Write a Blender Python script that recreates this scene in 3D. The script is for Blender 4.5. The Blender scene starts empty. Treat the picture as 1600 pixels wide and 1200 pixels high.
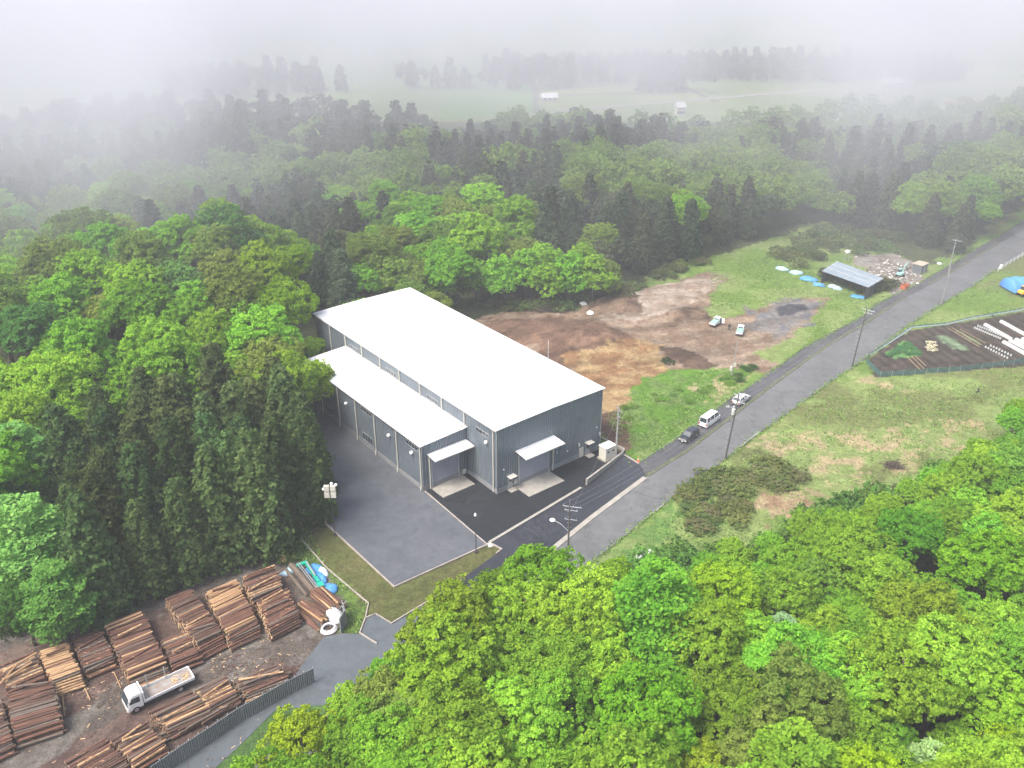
import bpy, math, random
import numpy as np
from mathutils import Vector, Matrix
C = bpy.context.scene.collection
sc = bpy.context.scene
# ------------------------------------------------------------------ camera, sky, sun, exposure
S = 11.5
FOC = 1387.0; PITCH = 0.471; CZ = 6.786 * S
cd = bpy.data.cameras.new('camera'); cam = bpy.data.objects.new('camera', cd); C.objects.link(cam)
cd.sensor_width = 36; cd.lens = 36 * FOC / 1600; cd.clip_start = 1; cd.clip_end = 6000
cam.location = (0, 0, CZ); cam.rotation_euler = (math.pi / 2 - PITCH, 0, 0); sc.camera = cam
SUN_EL, SUN_AZ = 58, -125          # azimuth of the sun, clockwise from +Y
w = bpy.data.worlds.new('World'); sc.world = w; w.use_nodes = True
nt = w.node_tree; bg = nt.nodes['Background']
sky = nt.nodes.new('ShaderNodeTexSky'); sky.sky_type = 'NISHITA'; sky.sun_disc = False
sky.sun_elevation = math.radians(SUN_EL); sky.sun_rotation = math.radians(SUN_AZ)
sky.air_density = 1.0; sky.dust_density = 6.0; sky.ozone_density = 1.0
nt.links.new(sky.outputs[0], bg.inputs[0]); bg.inputs[1].default_value = 0.11
ld = bpy.data.lights.new('sun', 'SUN'); ld.energy = 1.5; ld.angle = math.radians(22); ld.color = (1, .97, .92)
sun = bpy.data.objects.new('sun', ld); C.objects.link(sun)
az = math.radians(SUN_AZ); el = math.radians(SUN_EL)
sd = Vector((math.sin(az) * math.cos(el), math.cos(az) * math.cos(el), math.sin(el)))
sun.rotation_euler = sd.to_track_quat('Z', 'Y').to_euler()
sc.view_settings.view_transform = 'Standard'; sc.view_settings.look = 'None'
sc.view_settings.exposure = 1.45; sc.view_settings.gamma = 1
cy = sc.cycles
cy.use_denoising = True; cy.denoising_prefilter = 'ACCURATE'
cy.max_bounces = 7; cy.diffuse_bounces = 3; cy.glossy_bounces = 2; cy.transmission_bounces = 3
cy.volume_bounces = 4; cy.transparent_max_bounces = 8; cy.caustics_reflective = False; cy.caustics_refractive = False
cy.volume_step_rate = 1.0; cy.volume_max_steps = 128
# ------------------------------------------------------------------ helpers
rnd = random.Random(7); R = np.random.default_rng(11)
def ray(px, py):
    X = px - 800; Y = -(py - 600); c, s = math.cos(PITCH), math.sin(PITCH)
    return X, FOC * c + Y * s, -FOC * s + Y * c
def G(px, py, z=0.0):
    d = ray(px, py); t = (z - CZ) / d[2]
    return Vector((d[0] * t, d[1] * t, z))
def PXY(P):
    x, y, z = P[0], P[1], P[2] - CZ; c, s = math.cos(PITCH), math.sin(PITCH)
    d = y * c - z * s; u = y * s + z * c
    return 800 + FOC * x / d, 600 - FOC * u / d, d
def GL(pts, z=0.0): return [G(a, b, z) for a, b in pts]

MATS = {}
def mat(name, col, rough=.7, metal=0., var=.15, scale=1.5, bump=0., spec=.3, col2=None, detail=6, coat=0):
    m = bpy.data.materials.new(name); m.use_nodes = True; n = m.node_tree.nodes; l = m.node_tree.links
    b = n['Principled BSDF']; b.inputs['Roughness'].default_value = rough; b.inputs['Metallic'].default_value = metal
    b.inputs['Specular IOR Level'].default_value = spec; b.inputs['Coat Weight'].default_value = coat
    tc = n.new('ShaderNodeTexCoord'); nz = n.new('ShaderNodeTexNoise'); nz.inputs['Scale'].default_value = scale; nz.inputs['Detail'].default_value = detail
    nz.inputs['Roughness'].default_value = .65
    l.new(tc.outputs['Object'], nz.inputs['Vector'])
    cr = n.new('ShaderNodeValToRGB'); c2 = col2 or tuple(x * (1 - var) for x in col); c1 = tuple(min(1, x * (1 + var)) for x in col) if not col2 else col
    cr.color_ramp.elements[0].position = .3; cr.color_ramp.elements[1].position = .7
    cr.color_ramp.elements[0].color = (*c2, 1); cr.color_ramp.elements[1].color = (*c1, 1)
    l.new(nz.outputs['Fac'], cr.inputs['Fac']); l.new(cr.outputs['Color'], b.inputs['Base Color'])
    if bump:
        bp = n.new('ShaderNodeBump'); bp.inputs['Strength'].default_value = bump; bp.inputs['Distance'].default_value = .1
        l.new(nz.outputs['Fac'], bp.inputs['Height']); l.new(bp.outputs['Normal'], b.inputs['Normal'])
    MATS[name] = m; return m
class MB:
    def __init__(s): s.v = []; s.f = []; s.m = []
    def add(s, vs, fs, mi=0, M=None):
        o = len(s.v)
        s.v += [tuple(M @ Vector(p)) if M else tuple(p) for p in vs]
        s.f += [tuple(i + o for i in f) for f in fs]; s.m += [mi] * len(fs); return s
    def box(s, x0, x1, y0, y1, z0, z1, mi=0, M=None):
        v = [(x, y, z) for z in (z0, z1) for y in (y0, y1) for x in (x0, x1)]
        return s.add(v, [(0, 2, 3, 1), (4, 5, 7, 6), (0, 1, 5, 4), (2, 6, 7, 3), (0, 4, 6, 2), (1, 3, 7, 5)], mi, M)
    def prism(s, poly, z0, z1, mi=0, M=None):
        n = len(poly); v = [(p[0], p[1], z0) for p in poly] + [(p[0], p[1], z1) for p in poly]
        f = [tuple(range(n - 1, -1, -1)), tuple(range(n, 2 * n))] + [(i, (i + 1) % n, n + (i + 1) % n, n + i) for i in range(n)]
        return s.add(v, f, mi, M)
    def tube(s, pts, rad, n=8, mi=0, M=None, cap=True):
        pts = [Vector(p) for p in pts]; rad = rad if isinstance(rad, (list, tuple)) else [rad] * len(pts)
        vs = []; ref = None
        for i, p in enumerate(pts):
            t = (pts[min(i + 1, len(pts) - 1)] - pts[max(i - 1, 0)]).normalized()
            if ref is None or abs(ref.dot(t)) > .95: ref = Vector((0, 0, 1)) if abs(t.z) < .9 else Vector((1, 0, 0))
            a = t.cross(ref).normalized(); b = t.cross(a)
            for k in range(n):
                q = 2 * math.pi * k / n; vs.append(p + rad[i] * (a * math.cos(q) + b * math.sin(q)))
        fs = [(i * n + k, i * n + (k + 1) % n, (i + 1) * n + (k + 1) % n, (i + 1) * n + k) for i in range(len(pts) - 1) for k in range(n)]
        if cap: fs += [tuple(range(n - 1, -1, -1)), tuple(range(len(vs) - n, len(vs)))]
        return s.add(vs, fs, mi, M)
    def ball(s, c, r, mi=0, seg=10, rings=6, sz=1., z_cut=-1.):
        vs = []; fs = []
        for i in range(rings + 1):
            a = -math.pi / 2 + math.pi * i / rings
            for k in range(seg):
                q = 2 * math.pi * k / seg
                vs.append((c[0] + r * math.cos(a) * math.cos(q), c[1] + r * math.cos(a) * math.sin(q), c[2] + r * sz * max(z_cut, math.sin(a))))
        for i in range(rings):
            for k in range(seg): fs.append((i * seg + k, i * seg + (k + 1) % seg, (i + 1) * seg + (k + 1) % seg, (i + 1) * seg + k))
        return s.add(vs, fs, mi)
    def build(s, name, mats, parent=None, smooth=False):
        me = bpy.data.meshes.new(name); me.from_pydata(s.v, [], s.f)
        for m in (mats if isinstance(mats, (list, tuple)) else [mats]): me.materials.append(m)
        if any(s.m): me.polygons.foreach_set('material_index', s.m)
        if smooth: me.polygons.foreach_set('use_smooth', [True] * len(s.f))
        me.validate(); me.update(); o = bpy.data.objects.new(name, me); C.objects.link(o); o.parent = parent; return o
def tag(o, label=None, cat=None, group=None, kind=None):
    if label: o['label'] = label
    if cat: o['category'] = cat
    if group: o['group'] = group
    if kind: o['kind'] = kind
    return o
def empty(name, loc, rz=0, **k):
    o = bpy.data.objects.new(name, None); C.objects.link(o); o.location = loc; o.rotation_euler = (0, 0, rz); o.empty_display_size = .3
    return tag(o, **k)
def copy_tree(o, parent=None):
    c = o.copy(); C.objects.link(c); c.parent = parent
    for ch in list(KIDS.get(o.name, o.children)): copy_tree(ch, c)
    return c
KIDS = {}
def sheet(name, pts, z, m, kind='structure', label=None, thick=0, cat=None):
    b = MB()
    if thick: b.prism([(p.x, p.y) for p in pts], z - thick, z)
    else: b.add([(p.x, p.y, z) for p in pts], [tuple(range(len(pts)))])
    o = b.build(name, m)
    if o.data.polygons[0].normal.z < 0 and not thick: o.data.flip_normals()
    return tag(o, label, cat, None, kind)
# value noise
def vnoise(x, y, seed=0):
    xi = np.floor(x).astype(np.int64); yi = np.floor(y).astype(np.int64); fx = x - xi; fy = y - yi
    fx = fx * fx * (3 - 2 * fx); fy = fy * fy * (3 - 2 * fy)
    def h(a, b):
        n = (a * 374761393 + b * 668265263 + seed * 974711) & 0xffffffff
        n = ((n ^ (n >> 13)) * 1274126177) & 0xffffffff
        return ((n ^ (n >> 16)) & 0xffff) / 65535.0
    return (h(xi, yi) * (1 - fx) + h(xi + 1, yi) * fx) * (1 - fy) + (h(xi, yi + 1) * (1 - fx) + h(xi + 1, yi + 1) * fx) * fy
def fbm(x, y, seed=0, o=4):
    r = 0; a = .5; t = 0
    for i in range(o): r = r + a * vnoise(x * 2 ** i, y * 2 ** i, seed + i); t += a; a *= .5
    return r / t
def inpoly(x, y, poly):
    c = np.zeros(x.shape, bool); n = len(poly)
    for i in range(n):
        x0, y0 = poly[i]; x1, y1 = poly[i - 1]
        if y0 == y1: continue
        k = ((y0 > y) != (y1 > y)) & (x < (x1 - x0) * (y - y0) / (y1 - y0) + x0); c ^= k
    return c
# ------------------------------------------------------------------ terrain: one sheet to the horizon
YAW = .672; E0 = Vector((-.201 * S, 10.035 * S, 0))
DV = Vector((math.cos(YAW), math.sin(YAW), 0)); DU = Vector((-math.sin(YAW), math.cos(YAW), 0))
BW, BL, BH = 21.9, 58.3, 11.5
def grow(a, b, st, f, lim):
    m = list(np.arange(a, b, st)); s = st; x = m[0]; left = []
    while x > -lim: s *= f; x -= s; left.append(x)
    s = st; x = m[-1]; right = []
    while x < lim: s *= f; x += s; right.append(x)
    return np.array(left[::-1] + m + right)
xs = grow(-120, 190, .7, 1.02, 3000); ys = grow(55, 300, .7, 1.02, 3000); ys = ys[ys > -400]
X, Y = np.meshgrid(xs, ys)
# the look of the ground is painted from regions drawn on the ground plan, edges broken up by noise
def warp(a, f, seed): return a * (fbm(X * f, Y * f, seed) - .5) * 2
WX = warp(3.0, .22, 1) + warp(1.2, .9, 2); WY = warp(3.0, .22, 5) + warp(1.2, .9, 6)
def reg(pts, k=1.0):
    P = [(p.x, p.y) for p in GL(pts)]
    return inpoly(X + WX * k, Y + WY * k, P)
col = np.zeros(X.shape + (3,)); n1 = fbm(X * .05, Y * .05, 20, 5); n2 = fbm(X * .4, Y * .4, 30, 4); n3 = fbm(X * .15, Y * .15, 40, 4)
def put(mask, c, c2=None, t=None):
    c = np.array(c); a = np.ones(X.shape)
    if c2 is not None:
        t = n3 if t is None else t
        k = np.clip((t - .42) / .16, 0, 1)[..., None]; v = c * (1 - k) + np.array(c2) * k
    else: v = np.broadcast_to(c, col.shape)
    col[mask] = v[mask]
GR = (.11, .18, .035); GRL = (.165, .22, .07); OLV = (.125, .145, .05); STR = (.30, .245, .14); DIRT = (.165, .115, .078); SOIL = (.075, .05, .036); RUST = (.195, .112, .055)
UND = (.045, .055, .022)
put(np.ones(X.shape, bool), UND, (.06, .075, .028))
far = Y > 420
# far fields
put(far, (.16, .22, .07), (.20, .25, .10), n1)
put(reg([(690, 140), (830, 132), (835, 178), (690, 186)], .5), (.13, .25, .05))
put(reg([(845, 142), (1080, 131), (1120, 158), (850, 172)], .5), (.26, .30, .10), (.20, .27, .08), n1)
put(reg([(330, 128), (690, 112), (690, 135), (430, 150)], .5), (.22, .27, .12))
# open land right of the works
openland = [(930, 640), (960, 470), (1010, 435), (1100, 400), (1180, 385), (1260, 350), (1380, 375), (1440, 420), (1620, 330), (1700, 420), (1700, 640), (1560, 690), (1480, 740), (1330, 790), (1230, 880), (1150, 960), (900, 1010), (880, 870)]
put(reg(openland), GR, GRL)
put(reg([(1180, 600), (1420, 590), (1640, 560), (1640, 690), (1430, 740), (1260, 800), (1120, 760), (1100, 720)]), GRL, OLV)
put(reg([(1190, 690), (1300, 665), (1420, 660), (1500, 650), (1560, 650), (1470, 720), (1400, 735), (1330, 760), (1280, 790), (1200, 745)], 2.2), STR, GRL, n2)
put(reg([(1330, 590), (1400, 582), (1400, 605), (1330, 605)], 1.5), STR, GRL, n2)
put(reg([(1420, 470), (1560, 345), (1800, 230), (1900, 420), (1600, 500)]), GR, OLV)
put(reg([(1170, 790), (1290, 780), (1260, 830), (1180, 830)], 2), (.22, .15, .09), STR, n2)
# verge grass along the footway and the dirt lot
put(reg([(900, 780), (955, 640), (1000, 470), (1110, 398), (1190, 395), (1310, 420), (1395, 455), (1200, 595), (1010, 715)]), GR, GRL)
lot = [(720, 500), (790, 487), (900, 487), (960, 468), (1050, 440), (1110, 424), (1140, 440), (1110, 462), (1095, 490), (1130, 500), (1180, 482), (1250, 462), (1300, 465), (1270, 500), (1230, 530), (1180, 555), (1240, 575), (1200, 585), (1160, 575), (1130, 600), (1090, 578), (1060, 590), (1030, 620), (985, 660), (900, 690), (760, 560)]
put(reg(lot, .8), DIRT, (.215, .165, .12), n2)
put(reg([(950, 470), (1050, 440), (1115, 427), (1135, 440), (1080, 470), (1060, 490), (1000, 500), (930, 500)], .8), (.28, .235, .19), (.21, .16, .12), n2)
put(reg([(760, 500), (930, 500), (1010, 540), (960, 570), (860, 570), (780, 540)], 1.6), (.095, .058, .04), (.145, .09, .06), n2)
put(reg([(890, 560), (960, 540), (1020, 535), (1040, 570), (1030, 610), (985, 640), (930, 650), (880, 600)], 1.3), RUST, (.28, .20, .10), n2)
put(reg([(920, 480), (1000, 470), (1000, 492), (930, 492)], 1), SOIL, DIRT, n2)
put(reg([(1040, 494), (1100, 482), (1110, 495), (1050, 508)], 1), SOIL, DIRT, n2)
put(reg([(1023, 540), (1065, 545), (1090, 560), (1125, 572), (1110, 583), (1065, 572), (1040, 560)], .5), (.085, .055, .04), SOIL, n2)
put(reg([(1165, 492), (1230, 464), (1285, 470), (1270, 500), (1210, 525), (1170, 520)], 1.5), (.12, .12, .125), (.17, .155, .14), n2)
put(reg([(1205, 482), (1258, 476), (1258, 490), (1215, 496)], .8), (.055, .055, .065))
put(reg([(1000, 590), (1040, 580), (1170, 570), (1175, 585), (1100, 650), (1020, 700), (985, 740), (950, 700), (975, 650)], .8), (.075, .16, .018), (.10, .16, .04), n2)
put(reg([(1095, 620), (1150, 575), (1165, 590), (1120, 640)], 2), STR, GR, n2)
put(reg([(935, 650), (965, 640), (985, 690), (985, 720), (940, 700)], .6), (.10, .065, .045))
put(reg([(1330, 400), (1400, 395), (1440, 415), (1450, 445), (1400, 470), (1370, 440)], .8), (.17, .15, .125), (.23, .21, .185), n2)
# wheel ruts dragged across the bare lot, and the planted rows of the plot
_u = X * math.cos(.35) + Y * math.sin(.35); _v = -X * math.sin(.35) + Y * math.cos(.35)
rut = fbm(_u * .045 + WX * .05, _v * .55 + WY * .15, 61, 3); lotk = reg(lot, .8)
col[lotk] *= (.74 + .46 * np.clip((rut - .3) / .4, 0, 1))[lotk][:, None]
# garden plot
put(reg([(1352, 565), (1420, 516), (1480, 508), (1590, 488), (1700, 490), (1700, 565), (1370, 590)], .12), (.045, .037, .031), (.058, .046, .038), n2)
put(reg([(1385, 552), (1415, 532), (1440, 555), (1400, 560)], .3), (.09, .20, .06))
put(reg([(1460, 524), (1475, 524), (1510, 545), (1490, 547)], .3), (.12, .17, .10))
put(reg([(1495, 518), (1505, 517), (1535, 535), (1528, 540)], .3), (.10, .13, .07))
_a = G(1539, 508); _b = G(1580, 531); _t = math.atan2(_b.y - _a.y, _b.x - _a.x); _w = -X * math.sin(_t) + Y * math.cos(_t)
plk = reg([(1353, 567), (1420, 516), (1480, 508), (1590, 488), (1700, 490), (1700, 565), (1370, 590)], .05)
col[plk] *= (.72 + .5 * (np.sin(_w * 2 * math.pi / 2.4) > -.2) + .25 * (n2 - .5))[plk][:, None]
# log yard and the bank beside it
put(reg([(-60, 1010), (150, 960), (260, 910), (440, 860), (500, 880), (545, 945), (540, 990), (480, 1060), (300, 1160), (200, 1230), (-60, 1260)], .5), (.135, .122, .108), (.09, .075, .064), n2)
put(reg([(-60, 1030), (100, 1000), (430, 900), (480, 950), (380, 1000), (260, 1050), (110, 1110), (-60, 1170)], 1), (.085, .055, .047), (.12, .085, .07), n2)
put(reg([(60, 1200), (150, 1140), (250, 1090), (330, 1060), (440, 1040), (460, 1060), (300, 1150), (200, 1220)], 1), (.085, .055, .047), (.12, .085, .07), n2)
put(reg([(430, 860), (470, 700), (500, 745), (475, 845), (515, 890), (580, 945), (572, 990), (535, 992), (545, 940), (510, 900), (470, 880)], .5), GR, (.07, .11, .03), n2)
put(reg([(470, 700), (488, 705), (510, 745), (480, 830), (462, 840)], .4), (.09, .065, .05))
put(reg([(510, 745), (472, 845), (512, 890), (576, 944), (571, 967), (588, 959), (612, 975), (694, 926), (790, 880), (784, 858), (768, 850), (616, 915), (510, 815)], .05), (.085, .095, .03), (.10, .10, .038), n2)
put(reg([(470, 1085), (400, 1125), (300, 1200), (300, 1260), (800, 1260), (700, 960)], .4), (.06, .12, .03))
put(reg([(880, 870), (960, 853), (1000, 830), (1100, 740), (1160, 780), (1110, 840), (1060, 900), (980, 930)], .6), (.09, .17, .04), GRL, n2)
Z = np.zeros(X.shape)
def bump(px, py, h, rx, ry, rot=0):
    global Z
    g = G(px, py); dx = X - g.x; dy = Y - g.y; c, s = math.cos(rot), math.sin(rot)
    u = (dx * c + dy * s) / rx; v = (-dx * s + dy * c) / ry
    Z = Z + h * np.exp(-(u * u + v * v)) * (0.8 + .4 * fbm(X * .5, Y * .5, 3))
bump(860, 530, 2.0, 12, 8); bump(930, 530, 1.6, 7, 6); bump(1000, 470, 1.6, 12, 5, .3); bump(1065, 490, 1.2, 5, 3); bump(1075, 560, .8, 6, 3, -.3)
bump(1235, 484, 1.2, 3.5, 2); bump(955, 478, 1.0, 6, 3); bump(1090, 450, .8, 8, 3)
lotm = reg(lot, .8)
Z = Z + lotm * (fbm(X * .6, Y * .6, 50) - .5) * .5
bump(1195, 775, .8, 10, 7); bump(1010, 650, .9, 3, 12, -.7)
# the wooded hill on the left
g_ = G(250, 530); Z = Z + 9 * np.exp(-(((X - g_.x) / 34) ** 2 + ((Y - g_.y) / 34) ** 2) ** 1.5)
# far rise under the distant woods
Z = Z + np.clip((Y - 640) / 600, 0, 1) ** 1.3 * 30
pav = [(487, 600), (640, 600), (900, 640), (937, 690), (975, 700), (1000, 718), (1060, 675), (1105, 643), (1172, 597), (1219, 563), (1259, 535), (1348, 488), (1442, 434), (1570, 358), (1700, 330), (1520, 458), (1416, 520), (1295, 608), (1177, 695), (1047, 792), (960, 862), (640, 1100), (520, 1110), (250, 1300), (420, 1080), (500, 985), (560, 985), (500, 900), (460, 845)]
Pp = [(q.x, q.y) for q in GL(pav)]; Z[inpoly(X, Y, Pp)] = 0
flat = np.zeros(X.shape, bool)
me = bpy.data.meshes.new('ground'); ny, nx = X.shape
co = np.stack([X, Y, Z], -1).reshape(-1, 3)
idx = np.arange(nx * ny).reshape(ny, nx)
fc = np.stack([idx[:-1, :-1], idx[:-1, 1:], idx[1:, 1:], idx[1:, :-1]], -1).reshape(-1, 4)
def mesh_np(me, co, fc):
    me.vertices.add(len(co)); me.vertices.foreach_set('co', co.astype(np.float32).ravel())
    k = fc.shape[1]; me.loops.add(fc.size); me.loops.foreach_set('vertex_index', fc.astype(np.int32).ravel())
    me.polygons.add(len(fc)); me.polygons.foreach_set('loop_start', np.arange(0, fc.size, k, dtype=np.int32)); me.polygons.foreach_set('loop_total', np.full(len(fc), k, np.int32))
    me.update(calc_edges=True)
mesh_np(me, co, fc); me.polygons.foreach_set('use_smooth', [True] * len(fc))
ca = me.color_attributes.new('land', 'FLOAT_COLOR', 'POINT'); ca.data.foreach_set('color', np.concatenate([col.reshape(-1, 3), np.ones((nx * ny, 1))], 1).astype(np.float32).ravel())
ground = bpy.data.objects.new('ground', me); C.objects.link(ground); tag(ground, kind='structure')
m = bpy.data.materials.new('ground_cover'); m.use_nodes = True; n = m.node_tree.nodes; l = m.node_tree.links; b = n['Principled BSDF']
b.inputs['Roughness'].default_value = .9; b.inputs['Specular IOR Level'].default_value = .2
at = n.new('ShaderNodeAttribute'); at.attribute_name = 'land'; geo = n.new('ShaderNodeNewGeometry')
prev = at.outputs['Color']
for scl, lo, hi, strech in ((.9, .62, 1.4, 1), (4.0, .55, 1.5, 1), (14, .7, 1.3, 1), (.08, .85, 1.15, 1)):
    nz = n.new('ShaderNodeTexNoise'); nz.inputs['Scale'].default_value = scl; nz.inputs['Detail'].default_value = 5; nz.inputs['Roughness'].default_value = .7; nz.inputs['Distortion'].default_value = .6
    l.new(geo.outputs['Position'], nz.inputs['Vector'])
    mr = n.new('ShaderNodeMapRange'); mr.inputs['From Min'].default_value = .3; mr.inputs['From Max'].default_value = .7; mr.inputs['To Min'].default_value = lo; mr.inputs['To Max'].default_value = hi
    l.new(nz.outputs['Fac'], mr.inputs['Value']); vm = n.new('ShaderNodeVectorMath'); vm.operation = 'SCALE'; l.new(prev, vm.inputs[0]); l.new(mr.outputs[0], vm.inputs['Scale']); prev = vm.outputs[0]
    if scl == 4.0: nzb = nz
l.new(prev, b.inputs['Base Color'])
bp = n.new('ShaderNodeBump'); bp.inputs['Strength'].default_value = .8; bp.inputs['Distance'].default_value = .25; l.new(nzb.outputs['Fac'], bp.inputs['Height']); l.new(bp.outputs[0], b.inputs['Normal'])
me.materials.append(m)
_xi, _yi, _Z = xs, ys, Z
def gz(x, y):
    i = int(np.clip(np.searchsorted(xs, x), 1, len(xs) - 1)); j = int(np.clip(np.searchsorted(ys, y), 1, len(ys) - 1)); return float(Z[j, i])
# ------------------------------------------------------------------ paved surfaces
def asph(name, c, c2, wet=.0, rough=.75, s1=.12, s2=9, crack=1.0):
    m = mat(name, c, rough=rough, col2=c2, scale=s1, detail=8, spec=.4)
    n = m.node_tree.nodes; l = m.node_tree.links; b = n['Principled BSDF']
    tc = n.new('ShaderNodeTexCoord'); nz = n.new('ShaderNodeTexNoise'); nz.inputs['Scale'].default_value = s2; nz.inputs['Detail'].default_value = 4; l.new(tc.outputs['Object'], nz.inputs['Vector'])
    n4 = n.new('ShaderNodeTexNoise'); n4.inputs['Scale'].default_value = 1.3; n4.inputs['Detail'].default_value = 6; l.new(tc.outputs['Object'], n4.inputs['Vector'])
    ad = n.new('ShaderNodeMath'); ad.operation = 'ADD'; l.new(nz.outputs['Fac'], ad.inputs[0]); l.new(n4.outputs['Fac'], ad.inputs[1])
    mr = n.new('ShaderNodeMapRange'); mr.inputs['From Min'].default_value = .7; mr.inputs['From Max'].default_value = 1.3; mr.inputs['To Min'].default_value = .8; mr.inputs['To Max'].default_value = 1.2; l.new(ad.outputs[0], mr.inputs['Value'])
    vo = n.new('ShaderNodeTexVoronoi'); vo.feature = 'DISTANCE_TO_EDGE'; vo.inputs['Scale'].default_value = .13; wn = n.new('ShaderNodeVectorMath'); wn.operation = 'MULTIPLY_ADD'; wn.inputs[1].default_value = (5, 5, 0); l.new(n4.outputs['Color'], wn.inputs[0]); l.new(tc.outputs['Object'], wn.inputs[2]); l.new(wn.outputs[0], vo.inputs['Vector'])
    ck = n.new('ShaderNodeMapRange'); ck.inputs['From Min'].default_value = .004; ck.inputs['From Max'].default_value = .016; ck.inputs['To Min'].default_value = crack; ck.inputs['To Max'].default_value = 1; l.new(vo.outputs['Distance'], ck.inputs['Value'])
    big = n.new('ShaderNodeTexNoise'); big.inputs['Scale'].default_value = .35; big.inputs['Detail'].default_value = 5; big.inputs['Distortion'].default_value = 1.5; l.new(tc.outputs['Object'], big.inputs['Vector']); bm = n.new('ShaderNodeMapRange'); bm.inputs['From Min'].default_value = .35; bm.inputs['From Max'].default_value = .65; bm.inputs['To Min'].default_value = .92; bm.inputs['To Max'].default_value = 1.08; l.new(big.outputs['Fac'], bm.inputs['Value'])
    m6 = n.new('ShaderNodeMath'); m6.operation = 'MULTIPLY'; l.new(mr.outputs[0], m6.inputs[0]); l.new(ck.outputs[0], m6.inputs[1]); m7 = n.new('ShaderNodeMath'); m7.operation = 'MULTIPLY'; l.new(m6.outputs[0], m7.inputs[0]); l.new(bm.outputs[0], m7.inputs[1])
    vm = n.new('ShaderNodeVectorMath'); vm.operation = 'SCALE'; l.new(b.inputs['Base Color'].links[0].from_socket, vm.inputs[0]); l.new(m7.outputs[0], vm.inputs['Scale']); l.new(vm.outputs[0], b.inputs['Base Color'])
    mr2 = n.new('ShaderNodeMapRange'); mr2.inputs['From Min'].default_value = .35; mr2.inputs['From Max'].default_value = .65; mr2.inputs['To Min'].default_value = rough - .15; mr2.inputs['To Max'].default_value = min(1, rough + .15); l.new(n4.outputs['Fac'], mr2.inputs['Value']); l.new(mr2.outputs[0], b.inputs['Roughness'])
    return m
M_road = asph('road_asphalt', (.135, .14, .144), (.10, .104, .107), crack=.6)
M_foot = asph('footway_asphalt', (.09, .09, .096), (.05, .052, .057), rough=.6, crack=.6)
M_new = asph('new_asphalt', (.018, .021, .026), (.011, .013, .017), rough=.6)
M_ramp = asph('ramp_asphalt', (.04, .043, .055), (.02, .022, .028), rough=.5)
M_lot = asph('yard_paving', (.100, .108, .124), (.070, .077, .089), rough=.75, s2=5)
M_conc = mat('concrete', (.50, .48, .44), .85, var=.1, scale=2); M_kerb = mat('kerb_concrete', (.34, .30, .27), .85, var=.2, scale=1)
M_concw = mat('pale_concrete', (.36, .34, .30), .85, col2=(.25, .24, .215), scale=1.1)
M_line = mat('road_paint', (.30, .30, .30), .7, var=.5, scale=1.5)
M_weed = mat('kerb_weeds', (.07, .09, .04), .9, col2=(.13, .125, .11), scale=.8, bump=.5)
ZR = .03
right_edge = [(300, 1420), (700, 1060), (880, 915), (960, 852), (1047, 782), (1132, 720), (1177, 685), (1237, 642), (1295, 600), (1348, 565), (1416, 512), (1469, 478), (1518, 450), (1555, 423), (1600, 397), (1680, 345), (1760, 296)]
left_edge = [(100, 1400), (600, 1055), (760, 935), (857, 862), (925, 808), (1010, 746), (1075, 705), (1140, 655), (1202, 607), (1259, 565), (1301, 536), (1343, 512), (1390, 481), (1416, 465), (1450, 447), (1500, 418), (1560, 382), (1640, 335), (1730, 285)]
sheet('road', GL(right_edge) + GL(left_edge)[::-1], ZR + .06, M_road)
foot_out = [(997, 724), (1022, 707), (1060, 683), (1105, 650), (1142, 622), (1172, 603), (1219, 570), (1259, 541), (1348, 494), (1364, 478), (1395, 462), (1442, 439), (1495, 407), (1570, 362), (1620, 330)]
foot_in = [(1012, 745), (1075, 705), (1140, 655), (1202, 607), (1259, 565), (1301, 536), (1343, 512), (1390, 481), (1416, 465), (1450, 447), (1500, 418), (1560, 382), (1640, 335)]
sheet('footway', GL(foot_out)[::-1] + GL(foot_in), ZR + .08, M_foot)
def strip(name, pts, w, z0, z1, m, **k):
    b = MB(); P = [p.copy() for p in pts]
    L = []; Rr = []
    for i, p in enumerate(P):
        t = (P[min(i + 1, len(P) - 1)] - P[max(i - 1, 0)]); t.z = 0; t.normalize(); nn = Vector((-t.y, t.x, 0)) * w / 2
        L.append(p + nn); Rr.append(p - nn)
    for i in range(len(P) - 1):
        b.prism([L[i], Rr[i], Rr[i + 1], L[i + 1]], z0, z1)
    o = b.build(name, m); return tag(o, **k)
strip('kerb', GL([(1012, 744), (1075, 704), (1140, 654), (1202, 606), (1259, 564), (1301, 535), (1343, 511), (1390, 480), (1416, 464)]), .6, 0, ZR + .14, M_weed, kind='structure')
strip('kerb', GL([(1450, 446), (1500, 417), (1560, 381)]), .6, 0, ZR + .14, M_weed, kind='structure')
strip('kerb', GL([(700, 985), (760, 938), (857, 864), (925, 809), (965, 779), (1008, 747)]), .8, 0, ZR + .16, M_concw, kind='structure')
# road edge markings, worn
strip('edge_line', GL([(1019, 803), (1037, 788)]), .18, ZR + .06, ZR + .066, M_line, kind='structure')
strip('edge_line', GL([(1155, 699), (1190, 672)]), .18, ZR + .06, ZR + .066, M_line, kind='structure')
strip('edge_line', GL([(1013, 808), (1004, 815)]), .15, ZR + .06, ZR + .066, M_line, kind='structure')
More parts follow.
